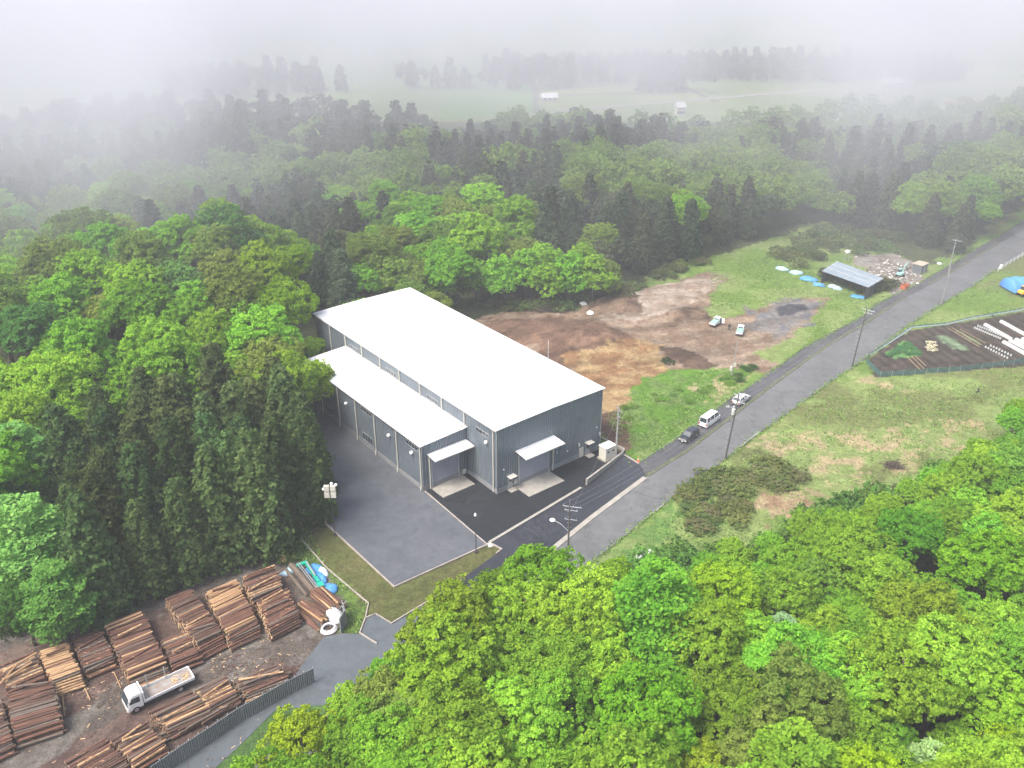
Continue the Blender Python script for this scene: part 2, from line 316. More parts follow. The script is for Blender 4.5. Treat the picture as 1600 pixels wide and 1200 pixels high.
# forecourt, ramp and yard
fore = [(664, 768), (640, 740), (760, 600), (900, 640), (937, 700), (975, 711), (918, 757), (912, 760), (762, 850)]
sheet('forecourt', GL([(664, 768), (650, 700), (720, 640), (900, 640), (940, 695), (977, 709), (916, 762), (762, 852)]), ZR, M_new)
sheet('access_road', GL([(762, 852), (916, 762), (977, 709), (1000, 724), (1010, 745), (965, 779), (925, 809), (857, 864), (760, 938), (700, 985), (688, 975), (650, 950), (694, 925), (784, 859), (769, 851)]), ZR + .004, M_ramp)
sheet('yard', GL([(664, 768), (762, 852), (616, 918), (509, 819), (510, 745), (487, 709), (470, 640), (480, 560), (640, 560), (664, 700)]), ZR + .008, M_lot)
sheet('lower_road', GL([(571, 967), (587, 960), (612, 975), (700, 922), (760, 940), (640, 1080), (520, 1100), (430, 1110), (374, 1166), (320, 1215), (180, 1330), (120, 1300), (250, 1215), (327, 1160), (450, 1075), (475, 1035), (506, 996), (535, 990), (562, 991)]), ZR + .012, asph('lower_asphalt', (.10, .115, .13), (.065, .08, .09)))
for P, w_, h_ in (([(664, 768), (762, 852)], .16, .14), ([(762, 852), (616, 918), (509, 819), (510, 745), (487, 709), (470, 650)], .2, .2), ([(769, 851), (784, 859), (775, 866)], .2, .2),
                  ([(510, 745), (472, 845), (512, 890), (576, 944), (571, 967), (562, 990), (589, 1007)], .16, .2), ([(571, 967), (587, 960), (612, 975), (700, 922)], .16, .2), ([(975, 711), (998, 725)], .25, .16)):
    strip('kerb', GL(P), w_, 0, ZR + h_, M_kerb, kind='structure')
strip('gutter', GL([(764, 848), (908, 762)]), .45, 0, ZR + .06, M_concw, kind='structure')
strip('gutter', GL([(769, 851), (762, 853)]), 1.0, 0, ZR + .08, M_conc, kind='structure')
# ------------------------------------------------------------------ the works building
def ribbed(name, c, c2, scale, axis='X', depth=.5, rough=.45, metal=.3, coordmix=True):
    m = mat(name, c, rough=rough, metal=metal, col2=c2, scale=.25, spec=.5)
    n = m.node_tree.nodes; l = m.node_tree.links; b = n['Principled BSDF']
    tc = n.new('ShaderNodeTexCoord'); sx = n.new('ShaderNodeSeparateXYZ'); l.new(tc.outputs['Object'], sx.inputs[0])
    ad = n.new('ShaderNodeMath'); ad.operation = 'ADD'; l.new(sx.outputs['X'], ad.inputs[0]); l.new(sx.outputs['Y'], ad.inputs[1])
    src = ad.outputs[0] if axis == 'XY' else sx.outputs[axis]
    mu = n.new('ShaderNodeMath'); mu.operation = 'MULTIPLY'; mu.inputs[1].default_value = 2 * math.pi / scale; l.new(src, mu.inputs[0])
    si = n.new('ShaderNodeMath'); si.operation = 'SINE'; l.new(mu.outputs[0], si.inputs[0])
    bp = n.new('ShaderNodeBump'); bp.inputs['Strength'].default_value = depth; bp.inputs['Distance'].default_value = .06; l.new(si.outputs[0], bp.inputs['Height']); l.new(bp.outputs[0], b.inputs['Normal'])
    # the narrow dark groove between ribs
    mr = n.new('ShaderNodeMapRange'); mr.inputs['From Min'].default_value = .75; mr.inputs['From Max'].default_value = 1; mr.inputs['To Min'].default_value = 1; mr.inputs['To Max'].default_value = .62; l.new(si.outputs[0], mr.inputs['Value'])
    vm = n.new('ShaderNodeVectorMath'); vm.operation = 'SCALE'; l.new(b.inputs['Base Color'].links[0].from_socket, vm.inputs[0]); l.new(mr.outputs[0], vm.inputs['Scale']); l.new(vm.outputs[0], b.inputs['Base Color'])
    return m
M_wall = ribbed('ribbed_steel_cladding', (.225, .27, .31), (.165, .20, .235), .42, 'XY', 1.0, .5, .3)
M_roof = ribbed('white_roof_sheet', (.78, .79, .80), (.72, .73, .745), .5, 'Y', .15, .45, .0)
M_shut = ribbed('shutter_slats', (.38, .39, .47), (.33, .34, .41), .22, 'Z', .6, .45, .2)
M_plin = mat('plinth_concrete', (.27, .28, .29), .85, col2=(.20, .205, .21), scale=.7)
M_trim = mat('pale_trim', (.50, .50, .49), .5); M_pipe = mat('cream_pipe', (.62, .60, .52), .5, var=.05)
M_white = mat('white_paint', (.80, .80, .80), .35, var=.03, coat=.3); M_glass = mat('window_glass', (.03, .045, .06), .08, var=.2, spec=.8)
M_dark = mat('dark_metal', (.05, .055, .06), .5); M_galv = mat('galvanised_steel', (.42, .44, .45), .45, metal=.5); M_black = mat('black_rubber', (.02, .02, .022), .8)
root = empty('factory_building', E0, YAW, label='large grey ribbed steel factory with white roofs beside the road', cat='building')
b = MB()
T = .2
# main hall walls as a closed shell with a slight gable
RZ = BH + .16
def shell(b, x0, x1, y0, y1, z0, pts):      # pts: roof profile over x
    prof = [(x0, z0)] + pts + [(x1, z0)]; n = len(prof)
    v = [(p[0], y0, p[1]) for p in prof] + [(p[0], y1, p[1]) for p in prof]
    b.add(v, [tuple(range(n)), tuple(range(2 * n - 1, n - 1, -1))] + [(i, i + n, (i + 1) % n + n, (i + 1) % n) for i in range(n)])
shell(b, 0, BW, 0, BL, .85, [(0, BH - .12), (BW / 2, RZ - .12), (BW, BH - .12)])
shell(b, -8.5, -.01, 7.84, 46.4, .85, [(-8.5, 8.1), (-.01, 8.45)])
b.build('wall', M_wall, root)
b = MB(); b.box(-.05, BW + .05, -.05, BL + .05, 0, .86); b.box(-8.55, -.06, 7.79, 46.45, 0, .862); b.build('plinth', M_plin, root)
b = MB(); o_ = .28
v = []
for x, z in ((-o_, BH - .02), (BW / 2, RZ), (BW + o_, BH - .02)): v += [(x, -o_, z), (x, BL + o_, z), (x, -o_, z + .14), (x, BL + o_, z + .14)]
b.add(v, [(0, 4, 5, 1), (4, 8, 9, 5), (2, 3, 7, 6), (6, 7, 11, 10), (0, 2, 6, 4), (4, 6, 10, 8), (1, 5, 7, 3), (5, 9, 11, 7), (0, 1, 3, 2), (8, 10, 11, 9)])
rf = b.build('roof', M_roof, root)
b = MB(); b.box(BW / 2 - .25, BW / 2 + .25, -o_, BL + o_, RZ + .12, RZ + .19); b.build('ridge_cap', M_roof, rf)
b = MB(); b.tube([(BW - 1.5, 12, RZ - .1), (BW - 1.5, 12, RZ + 4.6)], .045, 6); b.build('lightning_rod', M_galv, rf)
b = MB(); v = []
for x, z in ((-8.5 - o_, 8.2), (0, 8.58)): v += [(x, 7.84 - o_, z), (x, 46.4 + o_, z), (x, 7.84 - o_, z + .13), (x, 46.4 + o_, z + .13)]
b.add(v, [(0, 4, 5, 1), (2, 3, 7, 6), (0, 2, 6, 4), (1, 5, 7, 3), (0, 1, 3, 2), (4, 6, 7, 5)]); lr = b.build('roof', M_roof, root)
lr['label'] = 'lower white lean-to roof'
b = MB(); b.box(-.1, .0, 7.84, 46.4, 8.72, 8.9); b.build('flashing', M_trim, lr)
# gutters with their dark snow guards
b = MB(); b.box(-o_ - .16, -o_ + .0, -o_, BL + o_, BH - .1, BH + .06); b.box(BW + o_, BW + o_ + .16, -o_, BL + o_, BH - .1, BH + .06); b.build('gutter', M_trim, root)
b = MB(); b.box(-8.5 - o_ - .16, -8.5 - o_, 7.84 - o_, 46.4 + o_, 8.1, 8.27); b.build('gutter', M_trim, root)
b = MB()
for i in range(62): b.box(-8.5 - o_ - .2, -8.5 - o_ - .17, 7.9 + i * .63, 7.9 + i * .63 + .34, 8.1, 8.26)
b.build('gutter_bracket', M_dark, root)
# downpipes: main hall
for y in (.75, 8.2, 14.4, 20.9, 27.3, 33.7, 40.1, 46.2, 52.2):
    b = MB(); low = 9.0 if 8 < y < 46.3 else (.1 if y < 7 or y > 47 else .1)
    b.tube([(-o_ - .05, y, BH - .05), (-.14, y, BH - .5), (-.14, y, low)], .1, 7)
    if 8 < y < 46: b.tube([(-.14, y, 9.0), (-.5, y, 8.85), (-1.1, y, 8.82)], .09, 6); b.box(-1.15, -1.05, y - 1.0, y + 1.3, 8.72, 8.8)
    b.build('downpipe', M_pipe, root)
for y in (8.1, 15.0, 21.8, 28.0, 34.2, 40.4):
    b = MB(); b.tube([(-8.5 - o_, y, 8.1), (-8.66, y, 7.7), (-8.66, y, .9), (-8.8, y, .5), (-8.8, y, .1)], .1, 7); b.build('downpipe', M_pipe, root)
b = MB(); b.tube([(-7.3, 7.6, 6.2), (-7.3, 7.6, .1)], .1, 7); b.build('downpipe', M_pipe, root)
b = MB(); b.tube([(11.25, -.22, 5.6), (11.25, -.22, .1)], .1, 7); b.build('downpipe', M_pipe, root)
for q in ((-.06, .03, -.06, .03, .86, BH - .15), (BW - .03, BW + .06, -.06, .03, .86, BH - .15), (-8.56, -8.47, 7.78, 7.87, .86, 8.1)): MB().box(*q).build('corner_trim', M_galv, root)
def window(x, y0, y1, z0, z1, n=4, face='x'):
    f = MB(); g = MB(); t = .045
    f.box(x - t, x - .012, y0, y1, z0, z0 + t); f.box(x - t, x - .012, y0, y1, z1 - t, z1)
    for i in range(n + 1):
        yy = y0 + (y1 - y0 - t) * i / n; f.box(x - t + .004, x - .014, yy, yy + t, z0 + t, z1 - t)
    fo = f.build('window', M_trim, root); g.box(x - .035, x - .006, y0 + .01, y1 - .01, z0 + .01, z1 - .01); g.build('pane', M_glass, fo)
for y0 in (1.9, 15.7, 28.5, 41.1): window(-.0, y0, y0 + 3.4, 9.1, 9.85)
for y0 in (8.9, 22.8, 36.0): window(-8.5, y0, y0 + 3.4, 6.75, 7.5)
for y0 in (23.0, 36.3): window(-8.5, y0, y0 + 3.4, 1.1, 2.4, 4)
def hood(x, y, z):
    b = MB(); b.ball((x - .25, y, z), .33, 0, 10, 7); b.box(x - .25, x - .01, y - .18, y + .18, z - .2, z + .2); b.build('vent_hood', M_white, root, True)
hood(0, 2.4, 8.35)
for y in (10.4, 17.2, 31.1, 41.0): hood(-8.5, y, 5.9)
# roller shutters, canopies, aprons
def shutter(x0, x1, y, zt):
    b = MB(); b.box(x0, x1, y - .03, y + .02, .12, zt); s_ = b.build('shutter', M_shut, root)
    f = MB(); f.box(x0 - .14, x0, y - .09, y, .1, zt + .12); f.box(x1, x1 + .14, y - .09, y, .1, zt + .12); f.box(x0, x1, y - .09, y, zt, zt + .12); f.build('shutter_frame', M_trim, s_)
shutter(4.4, 10.4, 0, 5.3); shutter(-6.75, -1.75, 7.84, 5.3)
def canopy(x0, x1, yf, yb, z):
    b = MB(); v = [(x0, yb, z + .12), (x1, yb, z + .12), (x1, yf, z - .12), (x0, yf, z - .12)]
    b.add(v + [(p[0], p[1], p[2] + .12) for p in v], [(0, 1, 2, 3), (7, 6, 5, 4), (0, 4, 5, 1), (1, 5, 6, 2), (2, 6, 7, 3), (3, 7, 4, 0)])
    c_ = b.build('canopy', M_roof, root)
    g = MB(); g.box(x0 - .05, x1 + .05, yf - .14, yf, z - .2, z - .04)
    for i in range(5):
        xx = x0 + .3 + (x1 - x0 - .6) * i / 4
        g.add([(xx, yb, z + .05), (xx + .1, yb, z + .05), (xx + .1, yf, z - .15), (xx, yf, z - .15), (xx, yb, z - .2), (xx + .1, yb, z - .2)], [(0, 1, 2, 3), (3, 2, 5, 4), (0, 3, 4), (1, 5, 2)])
    g.build('canopy_frame', M_trim, c_)
canopy(3.6, 11.5, -2.6, -.0, 6.25); canopy(-7.6, .0 - .2, 5.6, 7.8, 6.25)
for x0, x1, y0, y1 in ((-7.2, -1.1, 4.3, 7.7), (3.4, 10.6, -3.8, -.1)):
    tag(MB().box(x0, x1, y0, y1, 0, .16).build('apron', M_concw, root))
def sdoor(x, y, z=0, side=1):
    b = MB(); b.box(x, x + .95, y - .06, y + .01, .2, 2.3); d = b.build('door', M_galv, root)
    g = MB(); g.box(x + .2, x + .75, y - .075, y - .055, 1.3, 2.1); g.build('pane', M_glass, d)
    g = MB(); g.box(x + .82, x + .88, y - .13, y - .06, 1.05, 1.2); g.build('handle', M_dark, d)
    c_ = MB(); c_.box(x - .25, x + 1.2, y - 1.0, y, 2.5, 2.58); c_.build('door_canopy', M_pipe, root)
    s_ = MB(); s_.box(x - .2, x + 1.15, y - 1.2, y - .07, 0, .15); s_.build('step', M_concw, root)
sdoor(2.1, 0); sdoor(18.6, 0)
b = MB(); b.box(17.2, 18.1, -.07, .0, .1, 1.9); d = b.build('door', M_pipe, root); d['label'] = 'plain pale service hatch'
for x, z in ((16.9, 3.0), (21.5, 3.4)):
    b = MB(); b.tube([(x, -.05, z), (x, -.35, z), (x - .2, -.45, z - .35)], .14, 8); b.build('duct', M_galv, root)
for x, y, z in ((-.75, 7.84, .6), (3.55, 0, .9)):
    b = MB(); b.box(x - .28, x + .28, y - .25, y - .06, z - .3, z + .45); b.build('switch_box', M_pipe, root)
b = MB()
for x, z in ((1.3, 4.0), (12.2, 3.0), (14.5, 2.4), (20.9, 4.6)): b.box(x - .08, x + .08, -.15, 0, z - .08, z + .08)
b.build('wall_lamp', M_white, root)
# ------------------------------------------------------------------ leaves and trees
def leafmat(name, rough=.6, trans=.4):
    m = bpy.data.materials.new(name); m.use_nodes = True; n = m.node_tree.nodes; l = m.node_tree.links; n.clear()
    out = n.new('ShaderNodeOutputMaterial'); oi = n.new('ShaderNodeObjectInfo'); a = n.new('ShaderNodeAttribute'); a.attribute_name = 'tint'
    hs = n.new('ShaderNodeHueSaturation'); l.new(oi.outputs['Color'], hs.inputs['Color'])
    m1 = n.new('ShaderNodeMapRange'); m1.inputs['To Min'].default_value = .75; m1.inputs['To Max'].default_value = 1.55; l.new(a.outputs['Fac'], m1.inputs['Value'])
    m3 = n.new('ShaderNodeMapRange'); m3.inputs['To Min'].default_value = .88; m3.inputs['To Max'].default_value = 1.12; l.new(oi.outputs['Random'], m3.inputs['Value'])
    mm = n.new('ShaderNodeMath'); mm.operation = 'MULTIPLY'; l.new(m1.outputs[0], mm.inputs[0]); l.new(m3.outputs[0], mm.inputs[1]); l.new(mm.outputs[0], hs.inputs['Value'])
    fr = n.new('ShaderNodeMath'); fr.operation = 'MULTIPLY'; fr.inputs[1].default_value = 7.31; l.new(oi.outputs['Random'], fr.inputs[0]); f2 = n.new('ShaderNodeMath'); f2.operation = 'FRACT'; l.new(fr.outputs[0], f2.inputs[0])
    m2 = n.new('ShaderNodeMapRange'); m2.inputs['To Min'].default_value = .488; m2.inputs['To Max'].default_value = .516; l.new(f2.outputs[0], m2.inputs['Value'])
    m4 = n.new('ShaderNodeMath'); m4.operation = 'MULTIPLY_ADD'; m4.inputs[1].default_value = .03; m4.inputs[2].default_value = -.015; l.new(a.outputs['Fac'], m4.inputs[0])
    m5 = n.new('ShaderNodeMath'); m5.operation = 'SUBTRACT'; l.new(m2.outputs[0], m5.inputs[0]); l.new(m4.outputs[0], m5.inputs[1]); l.new(m5.outputs[0], hs.inputs['Hue'])
    d = n.new('ShaderNodeBsdfDiffuse'); t = n.new('ShaderNodeBsdfTranslucent'); mx = n.new('ShaderNodeMixShader'); mx.inputs[0].default_value = trans
    l.new(hs.outputs[0], d.inputs['Color']); l.new(hs.outputs[0], t.inputs['Color']); l.new(d.outputs[0], mx.inputs[1]); l.new(t.outputs[0], mx.inputs[2]); l.new(mx.outputs[0], out.inputs['Surface'])
    return m
M_leaf = leafmat('leaves'); M_bark = mat('tree_bark', (.11, .09, .07), .9, var=.3, bump=.5)
def leaf_mesh(name, cen, nor, size, tint, aspect=1.0, flat=.55):
    """a leafy surface: one small bent quad per leaf spray, roughly facing outward"""
    N = len(cen); nr = nor + R.normal(0, flat, (N, 3)); nr /= np.linalg.norm(nr, axis=1, keepdims=True)
    a = np.cross(nr, R.normal(0, 1, (N, 3))); a /= np.linalg.norm(a, axis=1, keepdims=True); bb = np.cross(nr, a)
    sz = (size * R.uniform(.65, 1.35, N))[:, None]
    p0 = cen + a * sz * .5 * aspect; p1 = cen + bb * sz * .38 - nr * sz * .12; p2 = cen - a * sz * .5 * aspect; p3 = cen - bb * sz * .38 - nr * sz * .12
    co = np.stack([p0, p1, p2, p3], 1).reshape(-1, 3); fc = np.arange(4 * N).reshape(N, 4)
    me = bpy.data.meshes.new(name); mesh_np(me, co, fc)
    at = me.attributes.new('tint', 'FLOAT', 'FACE'); at.data.foreach_set('value', tint.astype(np.float32)); me.materials.append(M_leaf)
    return me
def sph(n):
    v = R.normal(0, 1, (n, 3)); return v / np.linalg.norm(v, axis=1, keepdims=True)
def crown_broad(name, rad, h0, h1, lobes, clumps, leaves, size, lobe_r=.42, flatz=1., up=.25):
    cz = (h0 + h1) / 2; hz = (h1 - h0) / 2; CE = []; NO = []; TI = []
    L = []
    for i in range(lobes):
        d = sph(1)[0]; d[2] = abs(d[2]) * 1.1 - .35; d /= np.linalg.norm(d); k = R.uniform(.5, .72)
        L.append((np.array([d[0] * rad * k, d[1] * rad * k, cz + d[2] * hz * k]), rad * lobe_r * R.uniform(.75, 1.25)))
    L.append((np.array([0, 0, cz + hz * .3]), rad * .5))
    for c, r in L:
        dn = sph(clumps); dn = dn[dn[:, 2] > -.55]
        lt = R.uniform(.3, .7)
        for d in dn:
            rr = r * R.uniform(.85, 1.12); cc = c + d * np.array([rr, rr, rr * .8 * flatz]); cr = r * .24 * R.uniform(.7, 1.3)
            k = max(3, int(leaves * R.uniform(.6, 1.4))); e = sph(k); e[:, 2] = np.abs(e[:, 2]) * .9 - .15; e = e + d * .5; e /= np.linalg.norm(e, axis=1, keepdims=True)
            CE.append(cc + e * cr * R.uniform(.6, 1.1, (k, 1))); nn = e * .6 + d * .4; nn[:, 2] += up; NO.append(nn)
            TI.append(np.clip(lt * .4 + .6 * R.uniform(.25, .75) + R.normal(0, .14, k), 0, 1))
    ce = np.concatenate(CE); no = np.concatenate(NO); no /= np.linalg.norm(no, axis=1, keepdims=True)
    return leaf_mesh(name, ce, no, size, np.concatenate(TI))
def crown_layer(name, rad, h0, h1, tiers, size, per=260):
    CE = []; NO = []; TI = []
    for i in range(tiers):
        t = i / (tiers - 1); z = h0 + (h1 - h0) * t; rr = rad * math.sin(math.pi * (.25 + .62 * t)) ** .8
        nb = int(7 + 4 * (1 - t)); a0 = R.uniform(0, 6.28)
        for k in range(nb):
            a = a0 + 6.283 * k / nb + R.normal(0, .2); L = rr * R.uniform(.7, 1.1); m_ = int(per * L / rad)
            s = R.uniform(.15, 1, m_) ** .7; wd = .26 * L * (1.1 - s * .6) + .1
            off = R.normal(0, 1, m_) * wd; x = np.cos(a) * s * L - np.sin(a) * off; y = np.sin(a) * s * L + np.cos(a) * off
            zz = z + .35 * s * L * .3 - (s ** 2) * L * .18 + R.normal(0, .14, m_) - np.abs(off) * .15
            CE.append(np.stack([x, y, zz], 1)); n_ = R.normal(0, .2, (m_, 3)); n_[:, 2] += 1; NO.append(n_); TI.append(np.clip(R.uniform(.3, .7) + R.normal(0, .15, m_), 0, 1))
    ce = np.concatenate(CE); no = np.concatenate(NO); no /= np.linalg.norm(no, axis=1, keepdims=True)
    return leaf_mesh(name, ce, no, size, np.concatenate(TI), 1.1, .35)
def crown_conifer(name, rad, h0, h1, levels, per, leaves, size, droop=.35, tipr=.05):
    CE = []; NO = []; TI = []
    for i in range(levels):
        t = (i + R.uniform(-.3, .3)) / levels; t = min(max(t, 0), .995); z = h0 + (h1 - h0) * t
        rr = rad * ((1 - t) ** .66 * (1 - .35 * max(0, .25 - t) / .25) + tipr); nb = max(3, int(per * (rr / rad) ** .8 + 1)); a0 = R.uniform(0, 6.28)
        for k in range(nb):
            a = a0 + 6.283 * k / nb + R.normal(0, .25); L = rr * R.uniform(.72, 1.18); tt = R.uniform(.2, .8)
            for s, q in ((1, 1), (.72, .8), (.42, .5)):
                m_ = max(2, int(leaves * q)); c = np.array([math.cos(a) * L * s, math.sin(a) * L * s, z - droop * L * s * s + .15])
                e = sph(m_); cl = .34 * rad * (.55 + .45 * rr / rad)
                CE.append(c + e * np.array([cl, cl, cl * .7]) * R.uniform(.4, 1, (m_, 1)) * .62); n_ = e * .6 + np.array([math.cos(a) * .6, math.sin(a) * .6, .5]); NO.append(n_)
                TI.append(np.clip(tt + R.normal(0, .15, m_), 0, 1))
    ce = np.concatenate(CE); no = np.concatenate(NO); no /= np.linalg.norm(no, axis=1, keepdims=True)
    return leaf_mesh(name, ce, no, size, np.concatenate(TI), 1.25, .5)
def trunk_mesh(name, h, r, limbs, spread):
    b = MB(); b.tube([(0, 0, -.3), (.1, .05, h * .3), (-.1, .1, h * .6), (0, 0, h)], [r * 1.25, r, r * .7, r * .3], 8)
    for i in range(limbs):
        a = 6.283 * i / limbs + rnd.uniform(-.4, .4); z = h * rnd.uniform(.35, .75); L = spread * rnd.uniform(.6, 1)
        b.tube([(0, 0, z), (math.cos(a) * L * .5, math.sin(a) * L * .5, z + L * .45), (math.cos(a) * L, math.sin(a) * L, z + L * .75)], [r * .5, r * .3, r * .1], 6)
    o = b.build(name, M_bark, None, True); me = o.data; bpy.data.objects.remove(o); return me
# unit-ish prototypes (real sizes, scaled a little per tree)
NEARB = [(crown_broad('crown', 5.4, 3.0, 14.5, 22, 50, 32, .29, R.uniform(.3, .38), 1., .4), 14) for _ in range(4)] + [(crown_broad('crown', 5.0, 3, 13, 26, 40, 30, .29, .3), 13) for _ in range(3)]
LAYER = [(crown_layer('crown', 5.4, 4, 13.5, 8, .42, 200), 13.5) for _ in range(2)]
FULLB = [(crown_broad('crown', 4.8, .3, 12, 20, 34, 14, .5), 12) for _ in range(3)]
FARB = [(crown_broad('crown', 5.2, 3, 13, 13, 26, 9, .6), 13) for _ in range(4)]
CONN = [(crown_conifer('crown', 3.5, 1.2, 16.5, 30, 12, 12, .44, .3, .1), 16.5) for _ in range(5)]
CONF = [(crown_conifer('crown', 3.2, 2, R.uniform(13.5, 17), 18, 9, 8, .65, .3, .05), 15) for _ in range(4)]
SHRUB = [(crown_broad('shrub', 1.6, -.3, 1.7, 9, 14, 9, .26, .5, .8), 1.7) for _ in range(3)]
TRB = [trunk_mesh('trunk', 11, .26, 7, 4.2) for _ in range(2)]; TRC = [trunk_mesh('trunk', 16, .24, 0, 1) for _ in range(1)]
NT = [0]
def tree(name, proto, base, sc_, colr, label, group, trunk=None, sz=1.0):
    me, h = proto; r = rnd.uniform(0, 6.28)
    t = empty(name, base, r, label=label, cat='tree', group=group)
    t.scale = (sc_, sc_, sc_ * sz)
    o = bpy.data.objects.new('crown', me); C.objects.link(o); o.parent = t; o.color = (*colr, 1)
    if trunk: q = bpy.data.objects.new('trunk', trunk); C.objects.link(q); q.parent = t
    NT[0] += 1; return t
def single(name, proto, base, sc_, colr, label, group, sz=1.0, cat='tree'):
    o = bpy.data.objects.new(name, proto[0]); C.objects.link(o); o.location = base; o.rotation_euler = (0, 0, rnd.uniform(0, 6.28)); o.scale = (sc_, sc_, sc_ * sz); o.color = (*colr, 1)
    NT[0] += 1; return tag(o, label, cat, group)
def scatter(poly, ztop, dist, existing=None, tries=6000, lim=10 ** 6):
    """points whose crown tops (height ztop) fill a stretch of wood; returned as places on the ground"""
    W = [G(a, b_, ztop) for a, b_ in poly]; P = [(p.x, p.y) for p in W]; x0 = min(p[0] for p in P); x1 = max(p[0] for p in P); y0 = min(p[1] for p in P); y1 = max(p[1] for p in P)
    X_ = R.uniform(x0, x1, tries); Y_ = R.uniform(y0, y1, tries); ok = inpoly(X_, Y_, P); out = []; ex = existing if existing is not None else []
    for x, y in zip(X_[ok], Y_[ok]):
        if all((x - a) ** 2 + (y - c) ** 2 > (dist * .5 + d_ * .5) ** 2 for a, c, d_ in ex): ex.append((x, y, dist)); out.append(Vector((x, y, gz(x, y))))
        if len(out) >= lim: break
    return out
def clear_of_building(p, r=3):
    q = p - E0; u = q.dot(DV); v = q.dot(DU)
    return not (-8.5 - r < u < BW + r and -2 < v < BL + r and not (u < -r and v > 46.4 + r))
ALL = []
LIME = (.24, .40, .034); GREEN = (.19, .37, .034); YG = (.26, .39, .015); PALE = (.25, .42, .14); OLIVE = (.17, .25, .045); MAPLE = (.17, .36, .085); CED = (.085, .135, .042); CEDD = (.075, .10, .055)
# --- named individuals in the front wood
def at(px, py, zt): g = G(px, py, zt); g = G(px, py, zt + gz(g.x, g.y)); return Vector((g.x, g.y, 0))
def hand(px, py, proto, s, c, label, name='broadleaf_tree', sz=1.0, d=8):
    zt = proto[1] * s * sz * .8; p = at(px, py, zt); ALL.append((p.x, p.y, d)); p.z = gz(p.x, p.y)
    return tree(name, proto, p, s, c, label, None, TRB[0], sz)
hand(845, 882, NEARB[0], 1.0, (.15, .30, .02), 'green tree whose crown hides the lower end of the road beside the yard corner')
hand(785, 912, NEARB[4], .75, (.13, .26, .02), 'mid green tree standing over the lower road next to the grass bank')
hand(960, 905, NEARB[1], .8, (.19, .34, .02), 'light green tree beside the road near the white scrap on the verge')
hand(1220, 985, LAYER[0], .62, (.26, .42, .2), 'pale grey-green tree with whitish leaves in the middle of the front wood', sz=.9, d=6)
hand(1425, 820, NEARB[2], .85, (.12, .27, .02), 'deep green round-topped tree above the far end of the front wood')
hand(1540, 860, NEARB[3], 1.0, (.17, .36, .02), 'big bright green domed tree at the right edge of the front wood', d=10)
hand(1580, 1080, NEARB[5], .95, (.24, .40, .03), 'yellow-green tree at the lower right corner of the picture')
hand(1460, 1190, LAYER[1], .6, (.30, .46, .17), 'pale layered tree at the bottom edge right of centre', d=6)
hand(470, 1150, NEARB[6], .85, (.26, .38, .02), 'golden yellow-green tree at the lower left tip of the front wood')
hand(1090, 1190, NEARB[4], .8, (.33, .44, .03), 'very bright yellow-green tree at the bottom edge centre', d=7)
hand(1075, 975, NEARB[5], .55, (.12, .13, .04), 'small dull brownish tree between lime crowns in the front wood', d=5)
hand(1010, 1085, NEARB[0], 1.05, (.17, .33, .02), 'broad lime domed tree in the middle of the front wood', d=10)
hand(1130, 920, NEARB[3], .9, (.22, .37, .02), 'lime tree just inside the roadside edge of the front wood')
hand(30, 820, LAYER[0], 1.15, MAPLE, 'layered blue-green tree over the left end of the log yard', sz=1.05, d=7)
hand(25, 700, LAYER[1], 1.05, MAPLE, 'upper layered blue-green tree against the dark cedars at the left edge', sz=1.1, d=7)
hand(80, 910, LAYER[1], .85, (.11, .26, .05), 'lower layered tree leaning over the first log stacks', d=5)
hand(30, 930, NEARB[1], .7, (.08, .17, .03), 'dark green bushy tree behind the leftmost log stacks', d=6)
hand(484, 585, NEARB[1], .85, (.27, .37, .02), 'golden yellow-green tree touching the left corner of the lower roof', d=6)
hand(486, 535, NEARB[3], .55, (.19, .34, .03), 'small green tree hiding the outer back corner of the lower roof', d=4)
hand(438, 440, NEARB[2], 1.2, (.17, .30, .02), 'bright green tree overhanging the back left corner of the factory roof', d=8)
hand(410, 400, NEARB[5], 1.3, (.22, .34, .02), 'lime green tree crest above the back corner of the factory', d=8)
hand(375, 362, NEARB[2], .7, (.34, .30, .02), 'small golden tree on the crest behind the lime tree', d=5)
def mix(r, opts):
    x = rnd.random() * sum(o[0] for o in opts)
    for o in opts:
        x -= o[0]
        if x <= 0: return o
    return opts[-1]
def jc(c, a=.18): k = rnd.uniform(1 - a, 1 + a); g = rnd.uniform(1 - a * .5, 1 + a * .5); return (c[0] * k * g, c[1] * k, c[2] * k)
front = [(360, 1215), (420, 1150), (495, 1085), (560, 1052), (655, 1010), (745, 940), (820, 895), (960, 890), (1060, 890), (1180, 890), (1240, 850), (1300, 800), (1430, 790), (1500, 730), (1560, 690), (1680, 640), (1760, 1000), (1720, 1330), (300, 1330)]
for p in scatter(front, 12, 4.7, ALL, 16000):
    px, py, dd = PXY((p.x, p.y, 11))
    pr = rnd.choice(NEARB * 3 + LAYER); s = rnd.uniform(.78, 1.2)
    if py < 1000 and px > 1250: s *= .8
    c = mix(0, [(5, LIME), (5, GREEN), (.12, YG), (.4, PALE), (.5, OLIVE)])[1]
    if px > 1200 and py < 900: c = mix(0, [(3, GREEN), (1, LIME), (1, (.13, .29, .04))])[1]
    tree('broadleaf_tree', pr, p, s, jc(c), 'bright spring green broadleaf tree packed among others in the front wood', 'broadleaf trees of the front wood', TRB[NT[0] % 2])
for p in scatter(front, 9, 2.9, ALL, 20000, 70):
    tree('small_tree', rnd.choice(NEARB), p, rnd.uniform(.62, .74), jc(mix(0, [(2, LIME), (4, GREEN)])[1]), 'smaller green tree filling a gap between the big crowns of the front wood', 'smaller trees of the front wood', TRB[0])
